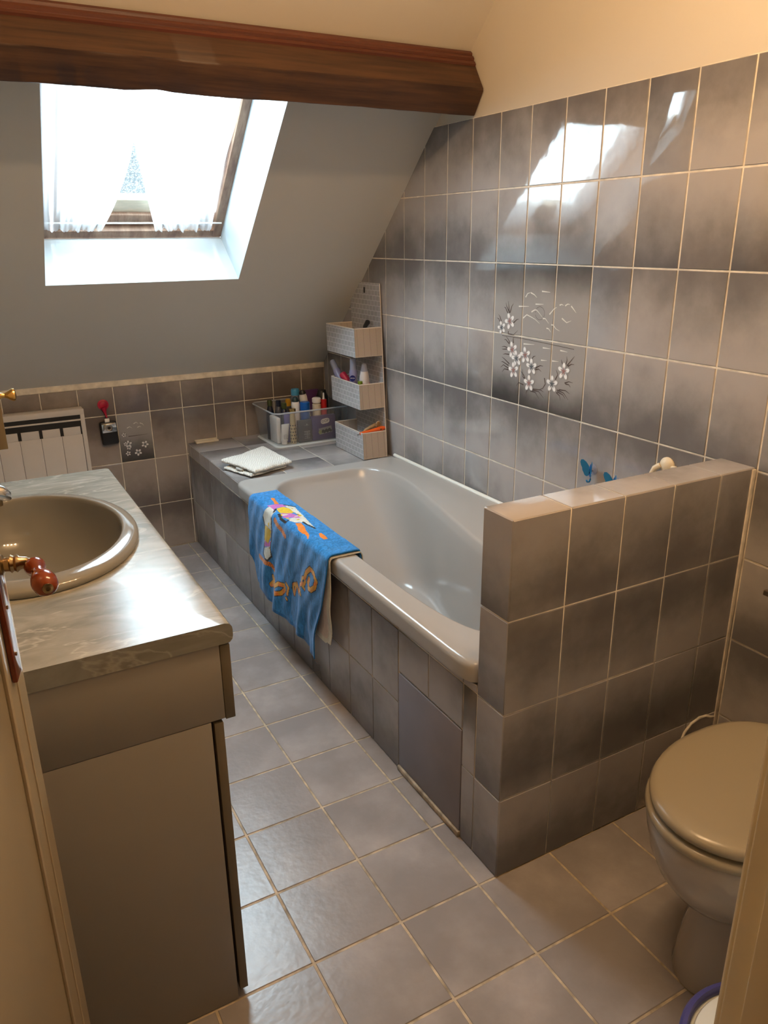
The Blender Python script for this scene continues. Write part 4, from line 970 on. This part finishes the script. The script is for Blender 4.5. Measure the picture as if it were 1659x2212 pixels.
box(bm, -.048, .048, -.098, .096, -.012, .012, .010, 3, 0, MP); tag(obj('pouch', bm, PURPD), 'shiny dark purple pouch standing at the back of the storage box', 'pouch', GB_)
t = thing('tube', 'gold polka-dot tube with gold cap at the front of the storage box', 'tube', (-0.299, 1.1065, ZBX), GB_)
bm = BM(); lathe(bm, [(0.0145, 0), (0.0145, .07), (0.0125, .125), (0.0115, .146)], (-0.299, 1.1065, ZBX), (0, 0, 1), 24)
obj('tube_body', bm, GOLDP, t)
bm = BM()
for r_ in range(6):
    for c_ in range(8):
        a = 2 * PI * (c_ + .5 * (r_ % 2)) / 8; z = ZBX + .008 + r_ * .0155; R_ = 0.0146 if r_ < 5 else 0.0142
        lathe(bm, [(0.0032, 0), (0.0032, .0003)], (-0.299 + R_ * math.cos(a), 1.1065 + R_ * math.sin(a), z), (math.cos(a), math.sin(a), 0), 10)
obj('dots', bm, BLACKP, t); bm = BM(); lathe(bm, cyl(.0165, .146, .163), (-0.299, 1.1065, ZBX), (0, 0, 1), 24); obj('cap', bm, BRASS, t)
t = thing('tube', 'squeezed white tube leaning in the front left corner of the storage box', 'tube', (-0.343, 1.106, ZBX), GB_)
bm = BM(); loft(bm, [[V((-0.344 + s * .075 * .12 + math.cos(a) * (.0165 + s * .003), 1.108 + math.sin(a) * (.0145 * (1 - s * .85) + .001), ZBX + .016 + s * .078)) for a in [2 * PI * k / 20 for k in range(20)]] for s in (0, .2, .4, .6, .8, 1.0)], 0, True, True)
obj('tube_body', bm, WHITEP, t); bm = BM(); lathe(bm, cyl(.013, 0.0005, .0165), (-0.344, 1.108, ZBX), (0, 0, 1), 20); obj('cap', bm, WHITEP, t)
bm = BM()
box(bm, -.011, -.0095, 0, .0003, 0, .0196, 0, 1, 0, frame_matrix((-0.340, 1.0925, ZBX + .028), (1, 0, 0), (0, 1, 0)))
for k in range(4): box(bm, -.011, .010 - .004 * (k % 2), 0.0, .0004, k * .006, k * .006 + .0016, 0, 1, 0, frame_matrix((-0.340, 1.0925, ZBX + .028), (1, 0, 0), (0, 1, 0)))
obj('print', bm, LABELG, t)
t = thing('cardboard_box', 'charcoal packet with pale print in the storage box, left of the purple packet', 'packet', (-0.240, 1.103, ZBX), GB_)
bm = BM(); box(bm, -0.2755, -0.209, 1.095, 1.115, ZBX, ZBX + .103, .001); obj('packet_body', bm, GREYD, t)
bm = BM()
FM = lambda x, z: frame_matrix((x, 1.0946, z), (1, 0, 0), (0, 0, 1))
box(bm, -.003, .003, .0792, .0862, 0, .0003, 0, 1, 0, FM(-0.234, ZBX)); box(bm, -.013, .013, .0784, .0796, 0, .0003, 0, 1, 0, FM(-0.234, ZBX)); obj('logo', bm, LABELG, t); bm = BM(); box(bm, -.0012, .0012, .016, .052, 0, .00025, 0, 1, 0, FM(-0.234, ZBX))
for (w_, z_, h_) in ((.030, .050, .004), (.026, .043, .0025), (.030, .036, .004), (.024, .027, .0025), (.028, .018, .0025)): box(bm, -w_ / 2, w_ / 2, -h_ / 2, h_ / 2, 0, .0003, 0, 1, 0, FM(-0.234, ZBX + z_))
obj('print', bm, LABELG, t)
t = thing('cardboard_box', 'purple packet with white oval logo and a fruit picture in the storage box', 'packet', (-0.146, 1.103, ZBX), GB_)
bm = BM(); box(bm, -0.2055, -0.086, 1.096, 1.122, ZBX, ZBX + .113, .001); obj('packet_body', bm, PURP, t)
bm = BM(); FM2 = lambda x, z: frame_matrix((x, 1.0955, z), (1, 0, 0.12), (-0.12, 0, 1))
P8 = [(0.0225 * spow(math.cos(a), .6), 0.0125 * spow(math.sin(a), .8)) for a in [2 * PI * k / 28 for k in range(28)]]
loft(bm, [[FM2(-0.140, ZBX + .088) @ V((x, y, h)) for x, y in P8] for h in (0, .0003)], 0, True, True)
lg = obj('logo', bm, LABELW, t)
bm = BM(); text_mesh(bm, 'DOP', 0.0175, FM2(-0.140, ZBX + .088) @ Matrix.Translation((0, 0, .0005)), .0002); obj('lettering', bm, PURP, lg)
bm = BM(); box(bm, -.033, .033, -.016, .014, 0, .0003, 0, 1, 0, FM2(-0.140, ZBX + .045)); pc = obj('picture', bm, LABELG, t)
bm = BM()
for k in range(9): lathe(bm, [(0.0065, 0), (0.004, .0006), (0.0005, .0008)], FM2(-0.140, ZBX + .045) @ V((-.018 + .0055 * k, -.005 + .004 * math.sin(k * 2.1), .0004)), (0, -1, 0), 10)
obj('grapes', bm, NAVY, pc); bm = BM(); lathe(bm, [(0.010, 0), (0.007, .0006), (0.0005, .0008)], FM2(-0.140, ZBX + .045) @ V((-.027, -.004, .0005)), (0, -1, 0), 12); obj('green_fruit', bm, GREENG, pc)
bm = BM(); box(bm, -0.331, -0.296, 1.127, 1.137, ZBX + .001, ZBX + .142, .003); tag(obj('sachet', bm, INDIGO), 'indigo sachet behind the white tube in the storage box', 'sachet', GB_)
bm = BM(); box(bm, -0.372, -0.350, 1.125, 1.215, ZBX, ZBX + .122, .006); tag(obj('soap_packet', bm, WHITEP), 'tall white packet along the left side of the storage box', 'packet', GB_)
t = bottle('bottle', 'dark bottle with round badge at the right end of the storage box', 'bottle', -0.062, 1.125, ZBX, [('bottle_body', [(0.018, 0), (0.020, .004), (0.020, .115), (0.012, .135)], GREYD), ('cap', cyl(.012, .135, .148), NAVY)])
bm = BM(); lathe(bm, [(0.009, 0), (0.009, .0004)], (-0.062, 1.1048, ZBX + .09), (0, -1, 0), 16); obj('badge', bm, NAVY, t)
bm = BM(); lathe(bm, [(0.027, 0), (0.03, .005), (0.03, .17), (0.022, .19), (0.020, .20)], (-0.073, 1.272, 0.0), (0, 0, 1), 24)
bmesh.ops.translate(bm, verts=bm.verts[:], vec=(0, 0, ZBX)); tag(obj('bottle', bm, BLACKP), 'big black bottle at the back right of the storage box behind the woven shelf', 'bottle', GB_)

# ------------------------------------------------------------------ woven three-tier shelf against the right wall
ws = thing('woven_shelf', 'white woven three-basket shelf leaning against the tiled right wall', 'shelf', (-0.085, 0.84, 0.50))
def sh(z): return (z - 0.505) * 0.128
def uvbox_faces(bm, quads, mi_of):
    uvl = bm.loops.layers.uv.get('UVMap') or bm.loops.layers.uv.new('UVMap')
    for pts, mi in quads:
        f = quad(bm, pts, mi); a = V(pts[0]); e1 = (V(pts[1]) - a); l1 = e1.length; e1.normalize()
        nn = e1.cross(V(pts[3]) - a).normalized(); e2 = nn.cross(e1)
        for l in f.loops: d = l.vert.co - a; l[uvl].uv = (d.dot(e1), d.dot(e2))
def wslab(bm, p0, ex, ey, en, w, h, t, mf, ms):
    """thin panel from p0 spanning w along ex and h along ey, thickness t along en"""
    p0, ex, ey, en = V(p0), V(ex), V(ey), V(en)
    A = [p0, p0 + ex * w, p0 + ex * w + ey * h, p0 + ey * h]; B = [q + en * t for q in A]
    uvbox_faces(bm, [(A, mf), (B, mf)] + [([A[k], A[(k + 1) % 4], B[(k + 1) % 4], B[k]], ms) for k in range(4)], None)
LEAN = V((0.033, 0.128, 1.0)); LE = LEAN.copy()
YS0, YS1 = 0.700, 0.976
bm = BM()
wslab(bm, (-0.031, YS0, 0.5025), (0, 1, 0), LE, (0.004, 0, 0), YS1 - YS0, 0.722, 1.0, 0, 2)
# punched slot near the top
bp_ = obj('back_panel', bm, [WEAVE, WEAVES, WEAVEE], ws, 30)
bm = BM(); c_ = V((-0.0315, 0.838, 0.5025)) + LE * 0.690
box(bm, -.0006, .0006, -.006, .006, -.012, .012, 0.0, 1, 0, Matrix.Translation(c_)); obj('hanging_slot', bm, DARK, bp_)
def basket(z0, z1, dep):
    bm = BM(); y0, y1 = YS0 + sh(z0), YS1 + sh(z0); xb = -0.0315 + (z0 - .5025) * .033; xf = xb - dep; h = z1 - z0; up = V((0.033, 0.128, 1.0)); t = 0.003
    wslab(bm, (xf, y0, z0), (0, 1, 0), up, (t, 0, 0), y1 - y0, h, 1, 0, 2)
    wslab(bm, (xf + .0002, y0, z0), (1, 0, 0), up, (0, t, 0), dep, h, 1, 1, 2)
    wslab(bm, (xf + .0002, y1 - t, z0), (1, 0, 0), up, (0, t, 0), dep, h, 1, 1, 2)
    wslab(bm, (xf + .0002, y0 + .0002, z0), (0, 1, 0), (1, 0, 0), (0, 0, t), y1 - y0 - .0004, dep, 1, 1, 2)
    o = obj('basket', bm, [WEAVE, WEAVES, WEAVEE], ws, 30)
    bm = BM(); q = V((0, 0, 0)) + up * h; a = V((xf + .0015, y0 + .0015, z0)) + q; b = V((xf + .0015, y1 - .0015, z0)) + q; c = V((xb, y0 + .0015, z0)) + q; d = V((xb, y1 - .0015, z0)) + q
    tube(bm, [c, a], .0024, 8); tube(bm, [a, b], .0024, 8); tube(bm, [b, d], .0024, 8); obj('rim_binding', bm, WEAVEE, o)
basket(0.5025, 0.6135, 0.111); basket(0.7145, 0.8185, 0.117); basket(0.932, 1.048, 0.128)
GS = 'toiletries in the woven shelf'
zt_, zm_, zl_ = 0.936, 0.7185, 0.5065
bm = BM(); tube(bm, [(-0.100, .80, zt_ + .006), (-0.075, .825, 1.000), (-0.050, .845, 1.048), (-0.030, .858, 1.064), (-0.022, .863, 1.066)], [.006, .006, .009, .011, .006], 14)
tag(obj('brush_handle', bm, BLACKP), 'black brush handle sticking out of the top woven basket', 'brush')
def deo(label, base, tip, badge=False):
    base, tip = V(base), V(tip); ax = (tip - base); Ln = ax.length; ax.normalize()
    t = thing('roll_on_deodorant', label, 'deodorant', base, GS)
    bm = BM(); lathe(bm, [(0.015, 0), (0.017, .004), (0.0165, Ln - .085), (0.0185, Ln - .062), (0.016, Ln - .050)], base, ax, 22); b = obj('bottle_body', bm, LILAC, t)
    bm = BM(); lathe(bm, [(0.0155, Ln - .050), (0.0145, Ln - .046), (0.013, Ln - .004), (0.011, Ln)], base, ax, 22); obj('cap', bm, CLEARC, t)
    if badge:
        c = base + ax * (Ln - .083) + V((-.0105, -.0142, 0)); nn = V((-.58, -.82, 0)).normalized()
        bm = BM(); lathe(bm, [(0.0128, 0), (0.0128, .002)], c, nn, 24); bd = obj('badge', bm, NIVB, b)
        bm = BM(); text_mesh(bm, 'NIVEA', 0.0072, frame_matrix(c + nn * .0023, (0.82, -.58, 0), (0, 0, 1)), .0002); obj('badge', bm, LABELW, b)
    return t
deo('lilac roll-on deodorant leaning left in the middle woven basket', (-0.100, 0.905, zm_ + .004), (-0.116, 1.048, 0.881))
deo('upright lilac roll-on deodorant with round blue badge in the middle basket', (-0.116, 0.835, zm_ + .003), (-0.110, 0.850, 0.917), True)
ax0, ax1 = V((-0.078, 0.862, zm_ + .024)), V((-0.115, 0.950, 0.838))
t = thing('tube', 'raspberry red tube lying across the middle woven basket', 'tube', ax0, GS)
bm = BM(); A_ = (ax1 - ax0); l_ = A_.length; lathe(bm, [(.013, 0), (.0145, .004), (.0145, l_ - .045)], ax0, A_, 20); obj('tube_body', bm, PINKR, t)
bm = BM(); lathe(bm, [(.0145, l_ - .0445), (.0155, l_ - .042), (.0155, l_ - .004), (.0125, l_)], ax0, A_, 20); obj('cap', bm, PINKR, t)
bottle('bottle', 'small bottle with lime green cap at the near corner of the middle basket', 'bottle', -0.1215, 0.762, zm_ + .001, [('bottle_body', cyl(.0125, 0, .085, .003), SILVERB), ('cap', cyl(.0105, .085, .112), LIME)], GS)
bw = bottle('bottle', 'pearly bottle with clear domed cap and pink label in the middle basket', 'bottle', -0.0815, 0.800, zm_ + .001, [('bottle_body', [(0.021, 0), (0.023, .005), (0.023, .09), (0.0205, .125), (0.0165, .145)], SILVERB), ('cap', [(0.0165, .146), (0.0155, .152), (0.0105, .176), (0.004, .181)], CLEARC)], GS)
bm = BM(); lathe(bm, [(0.0235, .055), (0.0236, .056), (0.0233, .095), (0.0225, .098)], (-0.0815, 0.800, zm_ + .001), (0, 0, 1), 24, cap=False)
bmesh.ops.delete(bm, geom=[v for v in bm.verts if v.co.x < -0.075 and v.co.x > -0.093 and v.co.y < .8], context='VERTS'); obj('label_band', bm, PINKL, bw)
t = thing('orange_handle_brush', 'brush with long orange handle lying on the bottom woven basket', 'brush', (-0.12, 0.75, 0.58), GS)
bm = BM()
hp = [V((-0.140, .738, .610)), V((-0.085, .730, .617)), V((-0.040, .724, .6245)), V((-0.026, .722, .6265))]
tube(bm, hp, [.0065, .0085, .011, .006], 14); obj('handle', bm, ORANGE, t)
bm = BM(); lathe(bm, [(.0032, 0), (.0032, .0028)], (-0.050, .7145, .6235), (0, -1, .1), 12); obj('hang_hole', bm, OLIVE, t)
bm = BM(); tube(bm, [(-0.140, .738, .610), (-0.139, .765, .600)], .0028, 8); obj('shaft', bm, BRISTLE, t)
t = thing('wooden_brush', 'pale wooden brush with rounded end behind the orange-handled brush', 'brush', (-0.07, 0.78, 0.58), GS)
bm = BM(); tube(bm, [(-0.116, .815, .560), (-0.083, .785, .612), (-0.056, .768, .629), (-0.045, .762, .634)], [.007, .0075, .0085, .0085], 14); obj('handle', bm, WOODL, t)
bm = BM(); lathe(bm, [(.0105, -.006), (.0125, -.003), (.0125, .003), (.0105, .006)], (-0.041, .758, .636), (0.5, -1, 0), 20); obj('end_disc', bm, WOODL, t)
bm = BM(); tube(bm, [V((-0.041, .757, .636)) + V((.0135 * math.cos(a), .006 * math.cos(a), .0135 * math.sin(a))) for a in [0.35 * k for k in range(-3, 12)]], .0015, 8); obj('cord_loop', bm, WHITEP, t)

# ------------------------------------------------------------------ hooks on the right wall
def butterfly(y, z, label):
    t = thing('butterfly_hook', label, 'hook', (0, y, z), 'blue butterfly hooks')
    bm = BM(); lathe(bm, [(0.0165, 0.0005), (0.0165, 0.002), (0.006, 0.006), (0.005, 0.012)], (0, y, z), (-1, 0, 0), 24); obj('suction_cup', bm, CLEARC, t)
    def wing(sgn):
        bm = BM(); pts = [(0.001, 0.002), (0.006, 0.014), (0.014, 0.026), (0.024, 0.034), (0.031, 0.033), (0.033, 0.025), (0.030, 0.014), (0.026, 0.006), (0.025, -0.002), (0.021, -0.010), (0.017, -0.019), (0.010, -0.023), (0.004, -0.019), (0.001, -0.010)]
        dirv = V((-0.62, 0.79 * sgn, 0))
        R2 = []
        for off in (-.0008, .0008): R2.append([V((-0.0125, y, z)) + dirv * a * 0.95 + V((0, 0, b * .9)) + V((0.79, .62 * sgn, 0)) * (off + .05 * a * a) for a, b in pts])
        loft(bm, R2, 0, True, True); return bm
    obj('wing', wing(1), BUTT, t); obj('wing', wing(-1), BUTT, t)
    bm = BM(); tube(bm, [(-0.0125, y, z + .017), (-0.014, y, z + .004), (-0.014, y, z - .010), (-0.0125, y, z - .022)], [.0015, .0032, .003, .0015], 10); obj('butterfly_body', bm, BLUEP, t)
    bm = BM(); tube(bm, [(-0.010, y, z - .018), (-0.010, y, z - .030), (-0.014, y, z - .037), (-0.022, y, z - .036), (-0.025, y, z - .030)], .0025, 10); obj('hook', bm, BUTT, t)
butterfly(-0.520, 0.748, 'blue butterfly hook on the right wall, the one seen whole above the half wall')
butterfly(-0.618, 0.733, 'blue butterfly hook half hidden behind the half wall top')
hk = thing('shell_hook', 'cream rounded hook on the right wall behind the half wall', 'hook', (0, -0.79, 0.823))
bm = BM(); lathe(bm, [(0.024, .0005), (0.024, .004), (0.019, .010), (0.012, .014), (0.003, .016)], (0, -0.790, 0.826), (-1, 0, 0), 24); obj('suction_cup', bm, CREAMP, hk)
bm = BM(); tube(bm, [(-0.012, -0.775, 0.826), (-0.020, -0.765, 0.816), (-0.024, -0.757, 0.800)], [.008, .0085, .005], 12); obj('petal', bm, CREAMP, hk)
bm = BM(); tube(bm, [(-0.004, -0.806, 0.826), (-0.010, -0.818, 0.829), (-0.013, -0.828, 0.834)], [.005, .004, .0025], 12); obj('petal', bm, CREAMP, hk)
# ------------------------------------------------------------------ toilet
wc = thing('toilet', 'grey beige toilet with closed lid beside the half-height tiled wall', 'toilet', (-0.33, -1.455, 0))
TY = -1.455
def egg(xc, af, ab, b, z, n=56, pf=2.0, pb=2.6, yc=TY):
    r = []
    for k in range(n):
        t = 2 * PI * k / n; c, s = math.cos(t), math.sin(t)
        if c < 0: r.append(V((xc + af * spow(c, 2 / pf), yc + b * spow(s, 2 / pf), z)))
        else: r.append(V((xc + ab * spow(c, 2 / pb), yc + b * spow(s, 2 / pb), z)))
    return r
bm = BM()
loft(bm, [egg(-.36, .200, .22, .108, .0006), egg(-.36, .203, .22, .111, .006), egg(-.36, .196, .21, .105, .05), egg(-.365, .178, .20, .096, .12), egg(-.37, .170, .20, .094, .17), egg(-.38, .176, .20, .103, .20), egg(-.40, .198, .205, .128, .235),
          egg(-.405, .222, .205, .152, .275), egg(-.41, .236, .205, .168, .32), egg(-.412, .242, .205, .175, .36), egg(-.412, .244, .205, .177, .383), egg(-.412, .240, .203, .174, .391), egg(-.412, .19, .17, .13, .391), egg(-.412, .16, .14, .11, .36), egg(-.40, .10, .10, .07, .24), egg(-.38, .05, .05, .04, .20)], 0, True, True)
obj('bowl', bm, WCM, wc, 60)
bm = BM()
loft(bm, [egg(-.412, .236, .19, .170, .3925), egg(-.412, .2465, .19, .1795, .3955), egg(-.412, .2495, .19, .1825, .403), egg(-.412, .2465, .19, .180, .4105), egg(-.412, .238, .19, .172, .4135), egg(-.412, .17, .14, .115, .4135), egg(-.412, .168, .138, .113, .3925)], 0)
obj('seat', bm, SEATM, wc, 50)
bm = BM()
loft(bm, [egg(-.412, .205, .19, .140, .421), egg(-.412, .233, .19, .166, .4195), egg(-.412, .2425, .19, .1755, .4225), egg(-.412, .2445, .19, .1775, .430), egg(-.412, .2405, .19, .174, .4375), egg(-.412, .230, .185, .164, .4415), egg(-.412, .205, .17, .143, .4428), egg(-.412, .12, .10, .08, .4440), egg(-.412, .03, .03, .02, .4445)], 0, True, True)
lid = obj('lid', bm, SEATM, wc, 60)
for yy in (TY - .075, TY + .075):
    bm = BM(); lathe(bm, cyl(.012, -.018, .018), (-.212, yy, .417), (0, 1, 0), 16); obj('hinge', bm, CHROME, wc)
for xx, yy in ((-.60, TY - .05), (-.60, TY + .05)):
    bm = BM(); lathe(bm, cyl(.010, 0, .0065, .001), (xx + .01, yy, .4135), (0, 0, 1), 12); obj('buffer', bm, WHITEP, lid)
bm = BM(); loft(bm, [rrect(-.172, -.006, TY - .17, TY + .148, .3915, .03), rrect(-.182, -.004, TY - .18, TY + .150, .42, .03), rrect(-.182, -.004, TY - .18, TY + .150, .74, .03)], 0, True, True); obj('cistern', bm, WCM, wc, 50)
bm = BM(); box(bm, -.20, -.06, TY - .10, TY + .10, .18, .392, .02, 3); obj('bowl_back', bm, WCM, wc)
bm = BM(); loft(bm, [rrect(-.185, -.003, TY - .183, TY + .152, .7405, .03), rrect(-.186, -.003, TY - .185, TY + .153, .760, .03), rrect(-.180, -.005, TY - .178, TY + .148, .766, .03)], 0, True, True); cl = obj('cistern_lid', bm, WCM, wc, 50)
bm = BM(); lathe(bm, cyl(.018, .766, .774), (-.09, TY, 0), (0, 0, 1), 20); obj('flush_button', bm, CHROME, wc)
# broken pale sealant around the pipe box corner next to the toilet
bm = BM(); tube(bm, [(-0.135, -1.0475, 0.165), (-0.125, -1.049, 0.192), (-0.105, -1.0495, 0.211), (-0.075, -1.0495, 0.220), (-0.050, -1.049, 0.217), (-0.030, -1.048, 0.206), (-0.014, -1.0475, 0.202)], [.002, .0035, .003, .0038, .003, .0035, .002], 8)
tag(obj('sealant_smear', bm, GROUT), 'arched smear of old cream sealant on the half wall behind the toilet', 'sealant')
# pipes of the toilet paper holder
tp = thing('toilet_paper_holder', 'dark metal toilet paper holder on the right wall above the toilet', 'paper holder', (0, -1.28, 0.64))
bm = BM(); box(bm, -.100, -.088, -1.283, -1.181, .634, .646, .0012); obj('roll_bar', bm, STEEL, tp)
bm = BM(); box(bm, -.100, -.0005, -1.297, -1.2835, .634, .646, .0012); box(bm, -.008, -.0005, -1.300, -1.262, .615, .665, .002); obj('wall_bracket', bm, STEEL, tp)
# ------------------------------------------------------------------ bin by the doorway
bn = thing('waste_bin', 'round pale grey bin with blue rim on the floor in front of the toilet', 'bin', (-0.70, -1.716, 0))
bc = (-0.70, -1.716, 0)
bm = BM(); lathe(bm, [(0.100, 0.001), (0.104, 0.004), (0.122, 0.18), (0.125, 0.205), (0.119, 0.205), (0.10, 0.02)], bc, (0, 0, 1), 56); obj('bin_body', bm, GREYP, bn)
bm = BM(); lathe(bm, [(0.1255, 0.198), (0.1375, 0.201), (0.1385, 0.212), (0.134, 0.219), (0.1275, 0.220), (0.1245, 0.215), (0.124, 0.203), (0.1255, 0.198)], bc, (0, 0, 1), 64, cap=False); obj('rim', bm, BLUER, bn)
bm = BM(); lathe(bm, [(0.1165, 0.206), (0.1185, 0.2095), (0.1165, 0.213), (0.08, 0.221), (0.02, 0.224)], bc, (0, 0, 1), 56); obj('lid', bm, GREYP, bn)

# ------------------------------------------------------------------ light, sky, camera
w = bpy.data.worlds.new('sky'); S.world = w; w.use_nodes = True
bg = w.node_tree.nodes['Background']; bg.inputs[0].default_value = (0.80, 0.91, 1.0, 1); bg.inputs[1].default_value = WORLD
ld = bpy.data.lights.new('daylight_at_roof_window', 'AREA'); ld.shape = 'RECTANGLE'; ld.size = .72; ld.size_y = 1.04; ld.energy = DAY; ld.color = (0.84, 0.93, 1.0)
lo = bpy.data.objects.new('daylight_at_roof_window', ld); COL.objects.link(lo)
ctr = SP((FX0 + FX1) / 2, (FS0 + FS1) / 2, FO + .095); z_ = -SN; x_ = V((1, 0, 0)); y_ = z_.cross(x_)
lo.matrix_world = Matrix(((x_.x, y_.x, z_.x, ctr.x), (x_.y, y_.y, z_.y, ctr.y), (x_.z, y_.z, z_.z, ctr.z), (0, 0, 0, 1)))
for i, (x, y, z) in enumerate(((-1.15, -1.2, 2.30), (-0.97, -1.2, 2.30), (-0.79, -1.2, 2.30), (-0.61, -1.2, 2.30))):
    pd = bpy.data.lights.new('ceiling_spot_bulb', 'POINT'); pd.energy = LAMP; pd.color = (1.0, 0.66, 0.36); pd.shadow_soft_size = 0.03
    po = bpy.data.objects.new('ceiling_spot_bulb', pd); po.location = (x, y, z); COL.objects.link(po)
cam = bpy.data.cameras.new('camera'); co = bpy.data.objects.new('camera', cam); COL.objects.link(co)
cam.sensor_fit = 'VERTICAL'; cam.sensor_height = 36.0; cam.sensor_width = 36.0; cam.lens = 36.0 * 1667.3605 / 2212.0; cam.clip_start = 0.02
co.location = (-1.614, -2.1583, 1.4081); co.rotation_mode = 'XYZ'
co.rotation_euler = (math.radians(70.38577533), math.radians(0.57543991), math.radians(-28.94386582))
S.camera = co
S.view_settings.view_transform = 'Standard'; S.view_settings.look = 'None'; S.view_settings.gamma = 1.0; S.view_settings.exposure = 0.28
S.view_settings.use_curve_mapping = False
S.cycles.max_bounces = 10; S.cycles.diffuse_bounces = 6; S.cycles.transparent_max_bounces = 16; S.cycles.use_denoising = True
S.cycles.sample_clamp_indirect = 25.0
